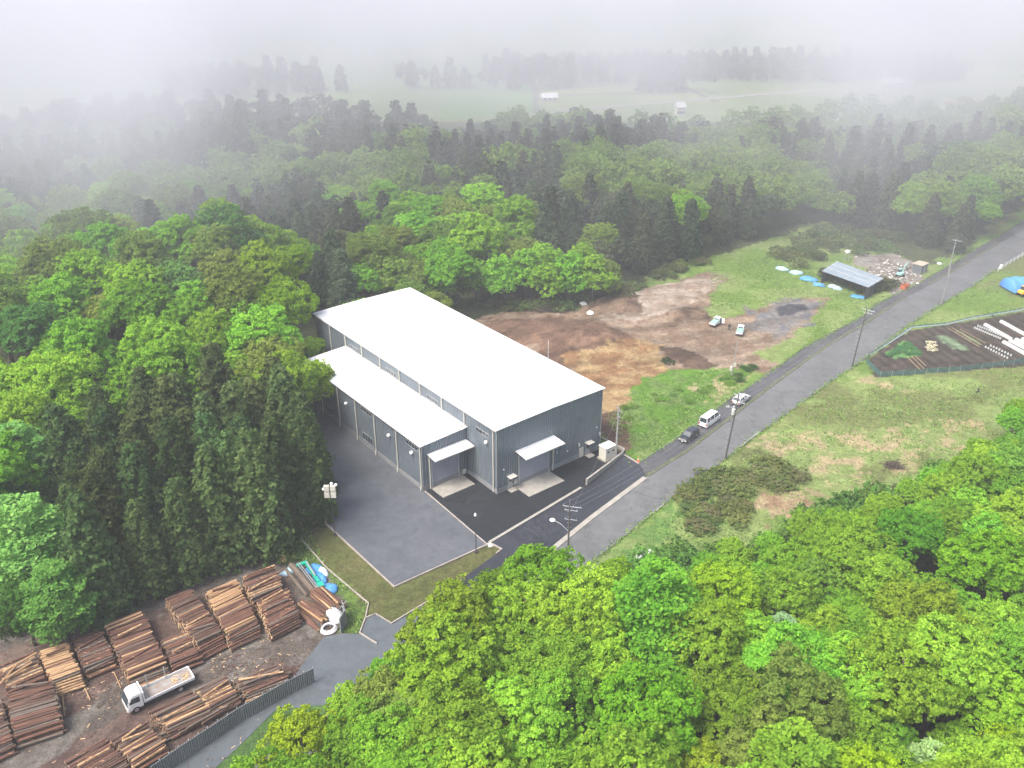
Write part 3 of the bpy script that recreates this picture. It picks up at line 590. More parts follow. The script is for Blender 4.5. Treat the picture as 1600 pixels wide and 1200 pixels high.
edge = [(1040, 885), (1180, 842), (1260, 795), (1340, 770), (1450, 735), (1530, 690), (1600, 630), (1640, 660), (1560, 740), (1440, 800), (1300, 840), (1200, 900), (1060, 915)]
for p in scatter(edge, 6, 4.2, ALL, 3000):
    tree('small_tree', rnd.choice(NEARB), p, rnd.uniform(.42, .62), jc(GREEN), 'low green sapling on the meadow edge of the front wood', 'saplings on the meadow edge', TRB[0])
# cedars of the left wood
ced = [(95, 640), (200, 590), (330, 575), (420, 590), (478, 640), (478, 690), (430, 690), (400, 720), (300, 745), (180, 800), (90, 860), (60, 800), (70, 700)]
cpts = scatter(ced, 15, 4.3, ALL, 9000)
for p in cpts:
    tree('evergreen_tree', rnd.choice(CONN), p, rnd.uniform(.8, 1.25), jc(CED, .32), 'dark green cedar packed in the plantation above the log yard', 'cedars of the plantation above the log yard', TRC[0])
hill = [(-40, 350), (60, 355), (170, 355), (240, 395), (330, 410), (370, 370), (450, 385), (460, 480), (470, 560), (400, 590), (330, 575), (200, 590), (95, 640), (60, 700), (-60, 760), (-80, 400)]
for p in scatter(hill, 14, 7.0, ALL, 9000):
    c = mix(0, [(5, GREEN), (2, OLIVE), (.3, YG), (1.5, LIME), (1, (.10, .23, .05))])[1]
    tree('broadleaf_tree', rnd.choice(NEARB), p, rnd.uniform(.95, 1.4), jc(c), 'green broadleaf tree in the dense wood on the left', 'broadleaf trees of the left wood', TRB[NT[0] % 2])
# behind the works
for i, (px, py, s, c) in enumerate([(745, 474, .95, GREEN), (785, 477, 1.05, GREEN), (822, 468, 1.1, GREEN), (850, 479, .95, GREEN), (885, 474, 1.1, GREEN), (925, 474, 1.05, GREEN), (945, 468, .9, OLIVE), (800, 455, 1.1, OLIVE), (905, 458, 1.1, GREEN), (715, 476, .7, OLIVE), (690, 478, .8, GREEN)]):
    p = G(px, py); ALL.append((p.x, p.y, 6)); tree('broadleaf_tree', FULLB[i % 3], p, s * .95, jc(c, .1), 'round green tree in the clump behind the dirt lot', 'clump of round trees behind the dirt lot', TRB[0])
for i, (px, py, s, c) in enumerate([(530, 400, 1.0, OLIVE), (570, 425, .9, GREEN), (640, 450, .8, OLIVE), (680, 470, .7, OLIVE), (610, 460, .7, OLIVE), (520, 470, .9, OLIVE), (560, 470, .8, GREEN), (660, 420, .9, OLIVE), (600, 300, 1.25, GREEN), (560, 330, 1.1, GREEN), (640, 320, 1.2, GREEN), (620, 360, 1.2, OLIVE), (690, 350, 1.1, GREEN), (570, 375, 1.0, OLIVE), (660, 300, 1.1, OLIVE), (735, 380, .9, GREEN), (530, 300, .9, LIME)]):
    p = at(px, py, 11 * s); 
    if not clear_of_building(p, 4): continue
    ALL.append((p.x, p.y, 7)); tree('broadleaf_tree', NEARB[i % 7], p, s, jc(c, .1), 'green broadleaf tree in the wood just behind the factory', 'broadleaf trees just behind the factory', TRB[0])
mid = [(-200, 330), (-150, 190), (100, 190), (330, 190), (560, 190), (700, 200), (840, 170), (1000, 185), (1200, 190), (1500, 200), (1900, 190), (1900, 330), (1560, 345), (1480, 320), (1400, 300), (1250, 285), (1180, 312), (1090, 330), (1000, 355), (960, 372), (900, 385), (740, 410), (620, 450), (480, 430), (480, 370), (240, 370), (60, 330)]
mp = scatter(mid, 13, 5.6, ALL, 36000)
mp = [p for p in mp if clear_of_building(p, 5)]
RDP = [(q.x, q.y) for q in GL([(1430, 450), (1450, 428), (1490, 400), (1560, 355), (1640, 305), (1760, 240), (1900, 330), (1700, 480), (1500, 500)])]
mp = [p for p in mp if not inpoly(np.array([p.x]), np.array([p.y]), RDP)[0]]
mp.sort(key=lambda p: p.y)
nb = nc = 0; FAR_B = []; FAR_C = []
for p in mp:
    px, py, dd = PXY((p.x, p.y, 10))
    if px < -80 or px > 1680 or py > 620: continue
    k = float(fbm(np.array([p.x * .018]), np.array([p.y * .018]), 77, 3)[0])
    broad = (k > .555 and not (px < 480 and py < 360 and k < .6)) or (px > 1080 and py > 235 and k > .45) or rnd.random() < .1
    if broad and nb < 80 and p.y < 330:
        nb += 1; c = mix(0, [(4, GREEN), (3, OLIVE), (1, (.16, .29, .05))])[1]
        single('broadleaf_tree', rnd.choice(NEARB if p.y < 260 else FARB), p, rnd.uniform(.85, 1.4), jc(c), 'green broadleaf tree in the misty wood beyond the works', 'broadleaf trees of the misty wood')
    elif not broad and nc < 240 and p.y < 330:
        nc += 1; single('evergreen_tree', rnd.choice((CONN if p.y < 240 else CONF) + FARB[:2]), p, rnd.uniform(.75, 1.15), jc(CEDD, .3), 'dark evergreen tree in the misty wood beyond the works', 'cedars of the misty wood')  # cedars, with rounded dark crowns added as evergreen oaks for mass
    else: (FAR_B if broad else FAR_C).append(p)
# the far-off wood reads as one mass
def mass(name, pts, protos, scl, colr, label, near_protos):
    me = bpy.data.meshes.new(name); me.from_pydata([tuple(p) for p in pts], [], []); o = bpy.data.objects.new(name, me); C.objects.link(o)
    tag(o, label, 'woodland', None, 'stuff'); o.color = (*colr, 1)
    CE = []; FC = []; TI = []; off = 0
    for p in pts:
        src = rnd.choice(near_protos if p.y < 340 else protos)[0]
        if src.name not in NPC:
            c0 = np.empty(len(src.vertices) * 3, np.float32); src.vertices.foreach_get('co', c0); t0 = np.empty(len(src.polygons), np.float32); src.attributes['tint'].data.foreach_get('value', t0); NPC[src.name] = (c0.reshape(-1, 3), t0)
        c0, t0 = NPC[src.name]; a = rnd.uniform(0, 6.28); s = rnd.uniform(*scl); ca_, sa_ = math.cos(a), math.sin(a)
        q = np.stack([(c0[:, 0] * ca_ - c0[:, 1] * sa_) * s + p.x, (c0[:, 0] * sa_ + c0[:, 1] * ca_) * s + p.y, c0[:, 2] * s * rnd.uniform(.9, 1.1) + p.z], 1)
        CE.append(q); TI.append(np.clip(t0 + rnd.uniform(-.25, .25), 0, 1)); FC.append(np.arange(len(q)).reshape(-1, 4) + off); off += len(q)
    me.clear_geometry(); mesh_np(me, np.concatenate(CE), np.concatenate(FC)); at_ = me.attributes.new('tint', 'FLOAT', 'FACE'); at_.data.foreach_set('value', np.concatenate(TI)); me.materials.append(M_leaf)
    return o
NPC = {}
FFB = [(crown_broad('crown', 5.2, 2, 12, 9, 14, 5, 1.0), 12) for _ in range(3)]; FFC = [(crown_conifer('crown', 3.5, 2, 14, 11, 7, 4, 1.3, .3, .2), 14) for _ in range(3)]
tl = [(250, 100), (400, 90), (520, 92), (600, 84), (700, 78), (880, 78), (1000, 74), (1290, 74), (1700, 92), (1700, 104), (1290, 102), (900, 104), (700, 98), (560, 100), (250, 116)]
FAR_C += [q for q in scatter(tl, 14, 7.5, None, 14000) if fbm(np.array([q.x * .012]), np.array([q.y * .012]), 5, 3)[0] > .46]
tl2 = [(1240, 165), (1320, 160), (1500, 150), (1640, 140), (1680, 190), (1300, 195), (1200, 185), (860, 172), (860, 184), (1100, 184)]
FAR_B += scatter(tl2, 12, 8, None, 5000)
tl3 = [(90, 150), (300, 140), (500, 150), (640, 165), (700, 185), (500, 190), (250, 195), (0, 200), (0, 180)]
FAR_C += scatter(tl3, 14, 7.5, None, 7000)
mass('forest', FAR_B, FFB, (.85, 1.3), (.145, .24, .055), 'far broadleaf woodland fading into the mist beyond the cedars', FARB)
mass('forest', FAR_C, FFC + FFB[:2], (.85, 1.2), CEDD, 'far dark conifer woodland fading into the mist above the fields', CONF)
print('TREES', NT[0], len(FAR_B), len(FAR_C), 'cedars', len(cpts), nb, nc)
# ------------------------------------------------------------------ log yard
def logmat(name, bark, bare, amount):
    m = mat(name, bark, .85, col2=tuple(x * .6 for x in bark), scale=3, bump=.3)
    n = m.node_tree.nodes; l = m.node_tree.links; b = n['Principled BSDF']
    tc = n.new('ShaderNodeTexCoord'); mp_ = n.new('ShaderNodeMapping'); mp_.inputs['Scale'].default_value = (.55, 3, 3); nz = n.new('ShaderNodeTexNoise'); nz.inputs['Scale'].default_value = 1.4; nz.inputs['Detail'].default_value = 3
    oi = n.new('ShaderNodeObjectInfo'); ad = n.new('ShaderNodeVectorMath'); ad.operation = 'ADD'; sc2 = n.new('ShaderNodeMath'); sc2.operation = 'MULTIPLY'; sc2.inputs[1].default_value = 40; l.new(oi.outputs['Random'], sc2.inputs[0])
    l.new(tc.outputs['Object'], mp_.inputs[0]); l.new(mp_.outputs[0], ad.inputs[0]); l.new(sc2.outputs[0], ad.inputs[1]); l.new(ad.outputs[0], nz.inputs['Vector'])
    cr = n.new('ShaderNodeValToRGB'); cr.color_ramp.elements[0].position = amount; cr.color_ramp.elements[0].color = (0, 0, 0, 1); cr.color_ramp.elements[1].position = amount + .06; cr.color_ramp.elements[1].color = (1, 1, 1, 1); l.new(nz.outputs['Fac'], cr.inputs[0])
    mx = n.new('ShaderNodeMix'); mx.data_type = 'RGBA'; l.new(cr.outputs[0], mx.inputs[0]); l.new(b.inputs['Base Color'].links[0].from_socket, mx.inputs[6]); mx.inputs[7].default_value = (*bare, 1); l.new(mx.outputs[2], b.inputs['Base Color'])
    return m
LB = [logmat('dark_bark', (.125, .072, .055), (.36, .21, .12), .64), logmat('red_bark', (.175, .088, .062), (.40, .22, .12), .62), logmat('grey_bark', (.17, .135, .11), (.34, .24, .15), .64), logmat('bare_log', (.40, .24, .13), (.50, .34, .19), .5)]
M_cut = mat('cut_wood', (.52, .37, .22), .8, var=.25, scale=4)
LM = {}
for k in range(4):
    for q in range(2):
        b = MB(); n_ = 8; xs_ = [-.5, -.2, .2, .5]
        vs = []
        for i, x in enumerate(xs_):
            r_ = [.53, .5, .47, .43][i]; jy = rnd.uniform(-.06, .06); jz = rnd.uniform(-.06, .06)
            for a in range(n_): vs.append((x, r_ * math.cos(6.283 * a / n_) + jy, r_ * math.sin(6.283 * a / n_) + jz))
        b.add(vs, [(i * n_ + a, (i + 1) * n_ + a, (i + 1) * n_ + (a + 1) % n_, i * n_ + (a + 1) % n_) for i in range(3) for a in range(n_)]); b.add([vs[i] for i in range(n_)], [tuple(range(n_))], 1); b.add([vs[3 * n_ + i] for i in range(n_)], [tuple(range(n_ - 1, -1, -1))], 1)
        o = b.build('log', [LB[k], M_cut]); LM[k, q] = o.data; bpy.data.objects.remove(o)
logs_v = [[], [], [], []]; logs_n = 0
def put_log(c, ang, L, d, k, individual=None, pitch=0):
    global logs_n
    M = Matrix.Translation(c) @ Matrix.Rotation(ang, 4, 'Z') @ Matrix.Rotation(pitch, 4, 'Y') @ Matrix.Diagonal((L, d, d, 1))
    if individual:
        o = bpy.data.objects.new('log', LM[k, rnd.randrange(2)]); C.objects.link(o); o.matrix_world = M; tag(o, individual[0], 'log', individual[1]); logs_n += 1
    else: logs_v[k].append(M)
# the four corners of each pile as seen (left back, right back, right front, left front), height, bark mix, words
PILES = [([(60, 1015), (105, 1002), (127, 1057), (85, 1074)], 2.2, (.05, .1, .1, .75), 'peeled pale log on the bright orange stack left of the truck', 1),
 ([(165, 975), (220, 954), (262, 1040), (203, 1065)], 2.2, (.4, .35, .15, .1), 'bark-covered log on the long stack right behind the truck', 1),
 ([(0, 1036), (47, 1014), (75, 1055), (8, 1080)], 1.8, (.4, .2, .2, .2), 'log on the stack at the left edge with pale logs thrown across it', 0),
 ([(8, 1082), (84, 1057), (92, 1132), (27, 1148)], 2.4, (.3, .3, .35, .05), 'reddish bark log on the big stack at the lower left edge', 1),
 ([(-60, 1110), (0, 1085), (18, 1160), (-40, 1190)], 2.2, (.4, .3, .3, 0), 'x', 0),
 ([(112, 995), (155, 982), (180, 1027), (135, 1049)], 2.0, (.5, .25, .2, .05), 'dark bark log on the short stack between the peeled stack and the long stack', 0),
 ([(250, 1000), (297, 982), (312, 1025), (272, 1041)], 1.8, (.5, .4, .05, .05), 'red-brown log on the small low stack above the end of the truck bed', 0),
 ([(257, 935), (297, 920), (352, 995), (315, 1017)], 2.3, (.5, .3, .15, .05), 'bark-covered log on the long stack in the middle of the back row', 1),
 ([(317, 927), (372, 902), (402, 980), (365, 999)], 2.3, (.5, .3, .1, .1), 'log on the stack topped with pale peeled logs', 1),
 ([(375, 902), (430, 881), (440, 920), (397, 938)], 2.6, (.35, .35, .1, .2), 'log on the rearmost stack next to the grass bank', 0),
 ([(400, 940), (445, 917), (469, 962), (422, 985)], 2.3, (.45, .45, .05, .05), 'red-brown log on the last stack before the blue tarpaulin', 0),
 ([(364, 1062), (432, 1040), (455, 1057), (385, 1088)], 1.7, (.35, .2, .4, .05), 'log on the stack against the fence nearest the yard entrance', 0),
 ([(305, 1075), (347, 1055), (375, 1087), (330, 1112)], 1.7, (.4, .2, .25, .15), 'bark log on the second stack along the fence from the yard entrance', 0),
 ([(232, 1112), (300, 1080), (332, 1112), (265, 1142)], 1.7, (.45, .35, .1, .1), 'long reddish log on the stack in front of the truck', 1),
 ([(175, 1153), (225, 1128), (262, 1162), (209, 1197)], 1.8, (.35, .2, .25, .2), 'log on the stack below the truck by the bottom of the picture', 1),
 ([(100, 1190), (165, 1150), (206, 1200), (140, 1240)], 1.7, (.45, .4, .1, .05), 'dark log on the stack cut by the bottom edge of the picture', 0)]
for pi, (q, H, mixk, words, indiv) in enumerate(PILES):
    A, B_, C_, D_ = [G(a, b_, H * .8) for a, b_ in q]
    side = ((B_ - A) + (C_ - D_)) / 2; L = side.length * 1.02; ang = math.atan2(side.y, side.x)
    ax = ((D_ - A) + (C_ - B_)) / 2; DL = ax.length; ax.normalize(); d = .31; nrow = int(DL / (d * .98)); c0 = (A + B_) / 2; c0.z = 0
    grp = 'logs of stack: ' + words
    for i in range(nrow):
        t = (i + .5) / nrow; prof = H * min(1, (1 - t) / .16 + .25, t / .08 + .55) * (.93 + .1 * math.sin(t * 9 + pi)); nl = max(1, int(prof / (d * .88)))
        for j in range(nl):
            top = j == nl - 1
            if not top and 0 < i < nrow - 1 and False: continue
            k = rnd.choices(range(4), mixk)[0]; off = rnd.uniform(-.18, .18)
            if pi == 8 and top and t < .4: k = 3
            if pi == 3 and i == nrow - 1: k = 2
            z = d * .5 + j * d * .88 + rnd.uniform(-.03, .03); c = c0 + ax * (DL * t + (j % 2) * d * .45 + rnd.uniform(-.03, .03)) + side.normalized() * off; c.z = z
            dd = d * rnd.uniform(.72, 1.12)
            put_log(c, ang + rnd.gauss(0, .018 if not top else .035), L * rnd.uniform(.93, 1.04), dd, k, (words, grp) if (indiv and top and logs_n < 270) else None)
    # a few logs thrown across the top
    for e in range(rnd.randint(1, 3) if pi not in (0, 3) else 1):
        c = c0 + ax * DL * rnd.uniform(.1, .75); c.z = H * 1.0 + .12; put_log(c, ang + rnd.uniform(-.3, .35), L * rnd.uniform(.6, 1), d * .8, rnd.choice((1, 3, 3, 2)))
for a, b_ in (((5, 1050), (57, 1020)), ((-5, 1075), (25, 1040)), ((10, 1060), (50, 1035))):
    p = G(*a, 2.1); q = G(*b_, 2.1); put_log((p + q) / 2, math.atan2(q.y - p.y, q.x - p.x), (q - p).length, .3, 3, ('pale peeled log lying askew across the stack at the left edge', 'pale logs across the left edge stack'))
def single_log(a, b_, z, d, k, label):
    p = G(*a, z); q = G(*b_, z); put_log((p + q) / 2, math.atan2(q.y - p.y, q.x - p.x), (q - p).length, d, k, (label, None))
def _fix(o):
    if o.get('group') is None and 'group' in o: del o['group']
single_log((-10, 1174), (21, 1160), .25, .38, 3, 'very pale peeled log on the ground at the lower left edge')
single_log((447, 890), (479, 930), .4, .5, 2, 'thick crooked dark log under the blue tarpaulin heap')
single_log((455, 883), (492, 925), .7, .85, 2, 'very thick dark log beside the teal loader arm')
single_log((127, 1062), (141, 1094), .15, .14, 3, 'thin pale pole lying on the ground left of the truck')
single_log((178, 1050), (189, 1075), .15, .12, 3, 'thin stick leaning in the gap behind the truck cab')
single_log((97, 1078), (101, 1118), .15, .14, 3, 'thin pole on the ground beside the big left stack')
single_log((470, 958), (495, 980), .35, .6, 1, 'short thick log with orange cut end in front of the small heap')
single_log((482, 972), (498, 984), .35, .55, 1, 'stubby log at the foot of the small heap near the gate')
# small heap with logs lying the other way
g0 = G(505, 950)
for i in range(34):
    t = rnd.uniform(-1, 1); z = .2 + .3 * (i % 6) * (1 - abs(t) * .5); p = g0 + Vector((t * 2.3 * .6, t * 2.3 * .75, 0)); p.z = z
    put_log(p, -.75 + rnd.gauss(0, .08), rnd.uniform(4, 5.2), rnd.uniform(.25, .42), rnd.choice((1, 1, 3, 0)), ('orange-brown log on the small heap beside the gate end of the fence', 'logs of the small heap by the gate'))
# low grey timber bundles against the fence
for (a, b_) in (((258, 1160), (345, 1118)), ((300, 1142), (372, 1103)), ((385, 1092), (452, 1062))):
    p = G(*a); q = G(*b_); u = (q - p).normalized(); v = Vector((-u.y, u.x, 0))
    for i in range(26):
        c = p + u * rnd.uniform(.1, .9) * (q - p).length + v * rnd.uniform(-.2, 1.1); c.z = .15 + .25 * (i % 4); put_log(c, math.atan2(u.y, u.x) + rnd.gauss(0, .03), 3.8, .22, rnd.choice((2, 2, 0)))
allm = [(k, M) for k in range(4) for M in logs_v[k]]
vs = []; fs = []; mi = []; off = 0
for k, M in allm:
    src = LM[k, rnd.randrange(2)]; c0 = np.array([v.co[:] for v in src.vertices]); Mx = np.array(M); q = c0 @ Mx[:3, :3].T + Mx[:3, 3]
    vs.append(q)
    for p in src.polygons: fs.append(tuple(i + off for i in p.vertices)); mi.append(k if p.material_index == 0 else 4)
    off += len(q)
me = bpy.data.meshes.new('logs'); me.from_pydata(np.concatenate(vs).tolist(), [], fs)
for q in LB + [M_cut]: me.materials.append(q)
me.polygons.foreach_set('material_index', mi); me.update(); o = bpy.data.objects.new('logs', me); C.objects.link(o)
tag(o, 'brown logs filling the stacks of the timber yard', 'log', None, 'stuff')
# bark litter on the yard floor
b = MB()
for i in range(650):
    px, py = rnd.choice([(rnd.uniform(90, 200), rnd.uniform(1040, 1110)), (rnd.uniform(0, 470), rnd.uniform(960, 1200)), (rnd.uniform(330, 470), rnd.uniform(1020, 1070))]); p = G(px, py, .04)
    a = rnd.uniform(0, 3.14); L = rnd.uniform(.06, .26); w_ = rnd.uniform(.02, .06); M = Matrix.Translation((p.x, p.y, gz(p.x, p.y) + .03)) @ Matrix.Rotation(a, 4, 'Z'); b.box(-L, L, -w_, w_, 0, .04, rnd.choice((0, 0, 0, 0, 1)), M)
tag(b.build('litter', [MATS['dark_bark'], M_cut]), 'bark scraps and splinters strewn over the timber yard floor', 'debris', None, 'stuff')
# ------------------------------------------------------------------ corrugated fence along the yard
M_fence = ribbed('grey_corrugated_sheet', (.27, .29, .30), (.19, .205, .22), .35, 'XY', .8, .6, .2)
FP = [G(492, 1066), G(450, 1087), G(415, 1107), G(375, 1129), G(330, 1160), G(285, 1190), G(240, 1222)]
fr = empty('sheet_fence', FP[0], label='long grey corrugated sheet fence between the timber yard and the lower road', cat='fence')
b = MB(); pb = MB()
for p, q in zip(FP, FP[1:]):
    u = (q - p).normalized(); v = Vector((-u.y, u.x, 0)) * .04; P = [p - FP[0] - v, q - FP[0] - v, q - FP[0] + v, p - FP[0] + v]; b.prism(P, .05, 2.2 - rnd.uniform(0, .06))
    for t in (0, .33, .66):
        c = p + (q - p) * t - FP[0] - v * 2.5; pb = MB(); pb.box(c.x - .05, c.x + .05, c.y - .05, c.y + .05, 0, 2.3); pb.build('post', M_galv, fr)
b.build('panel', M_fence, fr)
gf = [G(533, 990), G(538, 962)]
fr = empty('sheet_fence', gf[0], label='short curved grey fence panel beside the coiled white pipe at the yard entrance', cat='fence')
b = MB(); q = gf[1] - gf[0]; pts = [Vector((0, 0, 0)), q * .5 + Vector((.5, 0, 0)), q + Vector((-.1, 0, 0))]
for p, r_ in zip(pts, pts[1:]):
    u = (r_ - p).normalized(); v = Vector((-u.y, u.x, 0)) * .03; b.prism([p - v, r_ - v, r_ + v, p + v], .05, 2.4)
b.build('panel', M_fence, fr)
for p in pts: b = MB(); b.box(p.x - .05, p.x + .05, p.y - .05, p.y + .05, 0, 2.5); b.build('post', M_galv, fr)
# coiled pipe and bags, blue tarpaulins, loader arm
b = MB(); g = G(514, 985); 
for k in range(3):
    ring = [g + Vector((math.cos(t * .4) * (1.0 - .1 * k), math.sin(t * .4) * (.8 - .06 * k), .2 + .16 * k + .15 * math.sin(t * .4 + 1))) for t in range(17)]; b.tube(ring, .1, 7)
tag(b.build('coiled_pipe', M_white), 'coil of white pipe on the ground at the yard entrance', 'pipe')
def blob(name, px, py, r, h, m, label, cat, group=None, seed=0, sq=1.0, rot=0):
    b = MB(); b.ball((0, 0, 0), 1, 0, 16, 10); v = np.array(b.v); n_ = fbm(v[:, 0] * 1.7 + 9 + seed, v[:, 1] * 1.7 + v[:, 2] + 5 + seed, seed, 4); f_ = .7 + .7 * n_
    v = v * f_[:, None] * np.array([r, r * sq, h]); v[:, 2] = np.maximum(v[:, 2], -.02); c, s = math.cos(rot), math.sin(rot); v = np.stack([v[:, 0] * c - v[:, 1] * s, v[:, 0] * s + v[:, 1] * c, v[:, 2]], 1); b.v = [tuple(x) for x in v]
    g = G(px, py); o = b.build(name, m, None, True); o.location = (g.x, g.y, gz(g.x, g.y)); return tag(o, label, cat, group)
M_tarp = mat('blue_tarpaulin', (.05, .23, .55), .35, col2=(.12, .34, .62), scale=2.5, bump=.8); M_tarpl = mat('pale_blue_sheet', (.28, .48, .62), .4, col2=(.45, .60, .68), scale=2, bump=.8); M_teal = mat('teal_paint', (.02, .38, .27), .35, var=.15); M_tealp = mat('faded_teal_paint', (.33, .55, .50), .5); M_sheetw = mat('white_sheeting', (.72, .73, .74), .5, bump=.6, scale=2)
blob('tarpaulin', 500, 905, 1.6, .8, M_tarp, 'crumpled blue tarpaulin along the teal loader arm in the timber yard', 'tarpaulin', seed=3, sq=.5, rot=-1)
blob('tarpaulin', 511, 922, 1.5, .7, M_tarp, 'blue tarpaulin heap at the lower end of the teal loader arm', 'tarpaulin', seed=4, sq=.7)
blob('tarpaulin', 490, 890, 1.1, .5, M_tarp, 'small blue tarpaulin bundle at the upper end of the teal loader arm', 'tarpaulin', seed=5)
blob('tarpaulin', 455, 892, 1.5, .5, M_tarpl, 'pale blue sheet trailing beside the thick dark logs', 'tarpaulin', seed=6, sq=.5, rot=.6)
blob('sheeting', 505, 897, 1.2, .7, M_sheetw, 'white sheet bundled under the loader arm', 'sheet', seed=7, sq=.5, rot=-1)
blob('sack', 522, 962, 1.1, 1.1, M_sheetw, 'big white sack next to the coiled white pipe', 'sack', seed=8); blob('sack', 528, 968, .8, .8, M_sheetw, 'smaller white sack against the curved fence panel', 'sack', seed=9)
g = G(490, 905); t = empty('loader_arm', g, math.atan2(-1, .62), label='teal crane arm lying on the logs beside the grass bank', cat='crane arm')
b = MB(); b.box(-2.6, 2.2, -.2, .2, .8, 1.25); b.build('boom', M_teal, t); b = MB(); b.tube([(-2.4, 0, 1.35), (1.0, 0, 1.35)], .12, 8); b.build('cylinder', M_galv, t); b = MB(); b.box(2.2, 3.2, -.45, .45, .4, 1.1); b.box(3.0, 3.3, -.6, -.3, .1, 1.2); b.build('bracket', M_teal, t); b = MB(); b.box(-3.0, -2.5, -1.3, .25, .7, 1.1); b.build('knuckle', M_teal, t)
b = MB(); p = G(464, 880, 1.3); q = G(500, 926, 1.3); b.tube([p, q], .07, 6); b.tube([p + Vector((.25, .1, 0)), q + Vector((.25, .1, 0))], .07, 6); tag(b.build('steel_rail', M_galv), 'pair of thin steel rails lying across the thick dark logs', 'rail')
b = MB(); p = G(528, 955, .5); q = G(541, 938, 2.0); b.tube([p, q], .06, 6); tag(b.build('steel_pole', M_galv), 'thin grey pole leaning on the curved fence panel', 'pole')
# ------------------------------------------------------------------ vehicles
M_cab = mat('truck_white', (.82, .83, .82), .3, var=.02, coat=.5); M_bed = mat('worn_bed', (.30, .31, .32), .7, col2=(.22, .16, .12), scale=1.2); M_blackcar = mat('black_car_paint', (.012, .014, .018), .25, var=.1, coat=1, spec=.6); M_silver = mat('silver_paint', (.60, .62, .65), .3, metal=.3, var=.02, coat=.5)
M_red = mat('red_lens', (.45, .02, .02), .3); M_lens = mat('clear_lens', (.7, .72, .75), .2); M_green = mat('green_bed_mat', (.23, .38, .32), .8, var=.15); M_plate = mat('number_plate', (.7, .7, .65), .5); M_hub = mat('wheel_rim', (.5, .5, .52), .4, metal=.6)
def wheel(parent, x, y, r, w_):
    b = MB(); b.tube([(x, y - w_ / 2, r), (x, y + w_ / 2, r)], r, 16); o = b.build('wheel', M_black, parent); s = 1 if y > 0 else -1
    b = MB(); b.tube([(x, y + s * w_ * .3, r), (x, y + s * (w_ / 2 + .015), r)], r * .6, 12); b.build('rim', M_hub, o); return o
def loft(sec, m, name, parent):
    """cross-sections (x, half width, z bottom, z top, half width at top)"""
    b = MB(); vs = []
    for x, hw, z0, z1, ht in sec: 
        zm = z0 + (z1 - z0) * .45
        vs += [(x, -hw * .93, z0), (x, -hw, z0 + .12), (x, -hw, zm), (x, -ht, z1), (x, ht, z1), (x, hw, zm), (x, hw, z0 + .12), (x, hw * .93, z0)]
    n_ = len(sec); b.add(vs, [(i * 8 + k, i * 8 + (k + 1) % 8, (i + 1) * 8 + (k + 1) % 8, (i + 1) * 8 + k) for i in range(n_ - 1) for k in range(8)] + [tuple(range(7, -1, -1)), tuple(range((n_ - 1) * 8, n_ * 8))])
    o = b.build(name, m, parent); 
    md = o.modifiers.new('bevel', 'BEVEL'); md.width = .05; md.segments = 2; md.limit_method = 'ANGLE'; md.angle_limit = .5; return o
def car(name, loc, rz, paint, L, W_, H, belt, hoodx, wsx, rearx, backx, label, cat):
    """hoodx: nose height start; wsx/rearx: where windscreen and back window meet the roof; backx: where the back window meets the body"""
    t = empty(name, loc, rz, label=label, cat=cat); h = L / 2; w = W_ / 2; gc = .22
    nose = belt - .18
    loft([(-h, w * .88, gc + .12, belt - .12, w * .8), (-h + .12, w * .98, gc, belt, w * .9), (-h + .6, w, gc, belt + .02, w * .95), (hoodx, w, gc, belt, w * .95), (h - .25, w * .96, gc, nose, w * .85), (h, w * .82, gc + .08, nose - .22, w * .7)], paint, 'body', t)
    # greenhouse: pillars/roof in paint, glass between
    g = MB(); zt = H; xs0 = [hoodx - .05, wsx, rearx, backx]; hw0 = w * .9; hw1 = w * .76
    gv = [(xs0[0], -hw0, belt - .02), (xs0[0], hw0, belt - .02), (xs0[3], hw0, belt - .02), (xs0[3], -hw0, belt - .02), (xs0[1], -hw1, zt - .05), (xs0[1], hw1, zt - .05), (xs0[2], hw1, zt - .05), (xs0[2], -hw1, zt - .05)]
    g.add(gv, [(0, 3, 2, 1), (4, 5, 6, 7), (0, 1, 5, 4), (1, 2, 6, 5), (2, 3, 7, 6), (3, 0, 4, 7)]); g.build('window', M_glass, t)
    r = MB(); r.box(xs0[2] - .04, xs0[1] + .04, -hw1 - .02, hw1 + .02, zt - .06, zt); ro = r.build('roof', paint, t); md = ro.modifiers.new('bevel', 'BEVEL'); md.width = .04; md.segments = 2
    p = MB()
    def pil(a, b_, wd=.05): p.tube([a, b_], wd, 5)
    for s in (-1, 1):
        pil((xs0[0], s * hw0, belt), (xs0[1], s * hw1, zt - .04)); pil((xs0[3], s * hw0, belt), (xs0[2], s * hw1, zt - .04), .07)
        for f_ in (.38, .72):
            xb = xs0[0] + (xs0[3] - xs0[0]) * f_; xt = xs0[1] + (xs0[2] - xs0[1]) * (f_ - .06); pil((xb, s * hw0, belt), (xt, s * hw1, zt - .04), .045)
    p.build('pillar', paint, t)
    for x in (h - .85, -h + .85):
        for s in (-1, 1): wheel(t, x, s * (w - .1), .32, .22)
    for s in (-1, 1):
        b = MB(); b.box(h - .3, h - .02, s * w * .66 - .15, s * w * .66 + .15, nose - .28, nose - .16); b.build('headlight', M_lens, t)
        b = MB(); b.box(-h - .02, -h + .15, s * w * .78 - .1, s * w * .78 + .1, belt - .45, belt - .1); b.build('tail_light', M_red, t)
        b = MB(); b.box(hoodx - .35, hoodx - .2, s * (w + .1) - .1, s * (w + .1) + .1, belt, belt + .16); b.build('mirror', paint, t)
    b = MB(); b.box(h - .02, h + .02, -.2, .2, gc + .15, gc + .3); b.build('number_plate', M_plate, t); b = MB(); b.box(-h - .03, -h, -.2, .2, gc + .25, gc + .42); b.build('number_plate', M_plate, t)
    return t
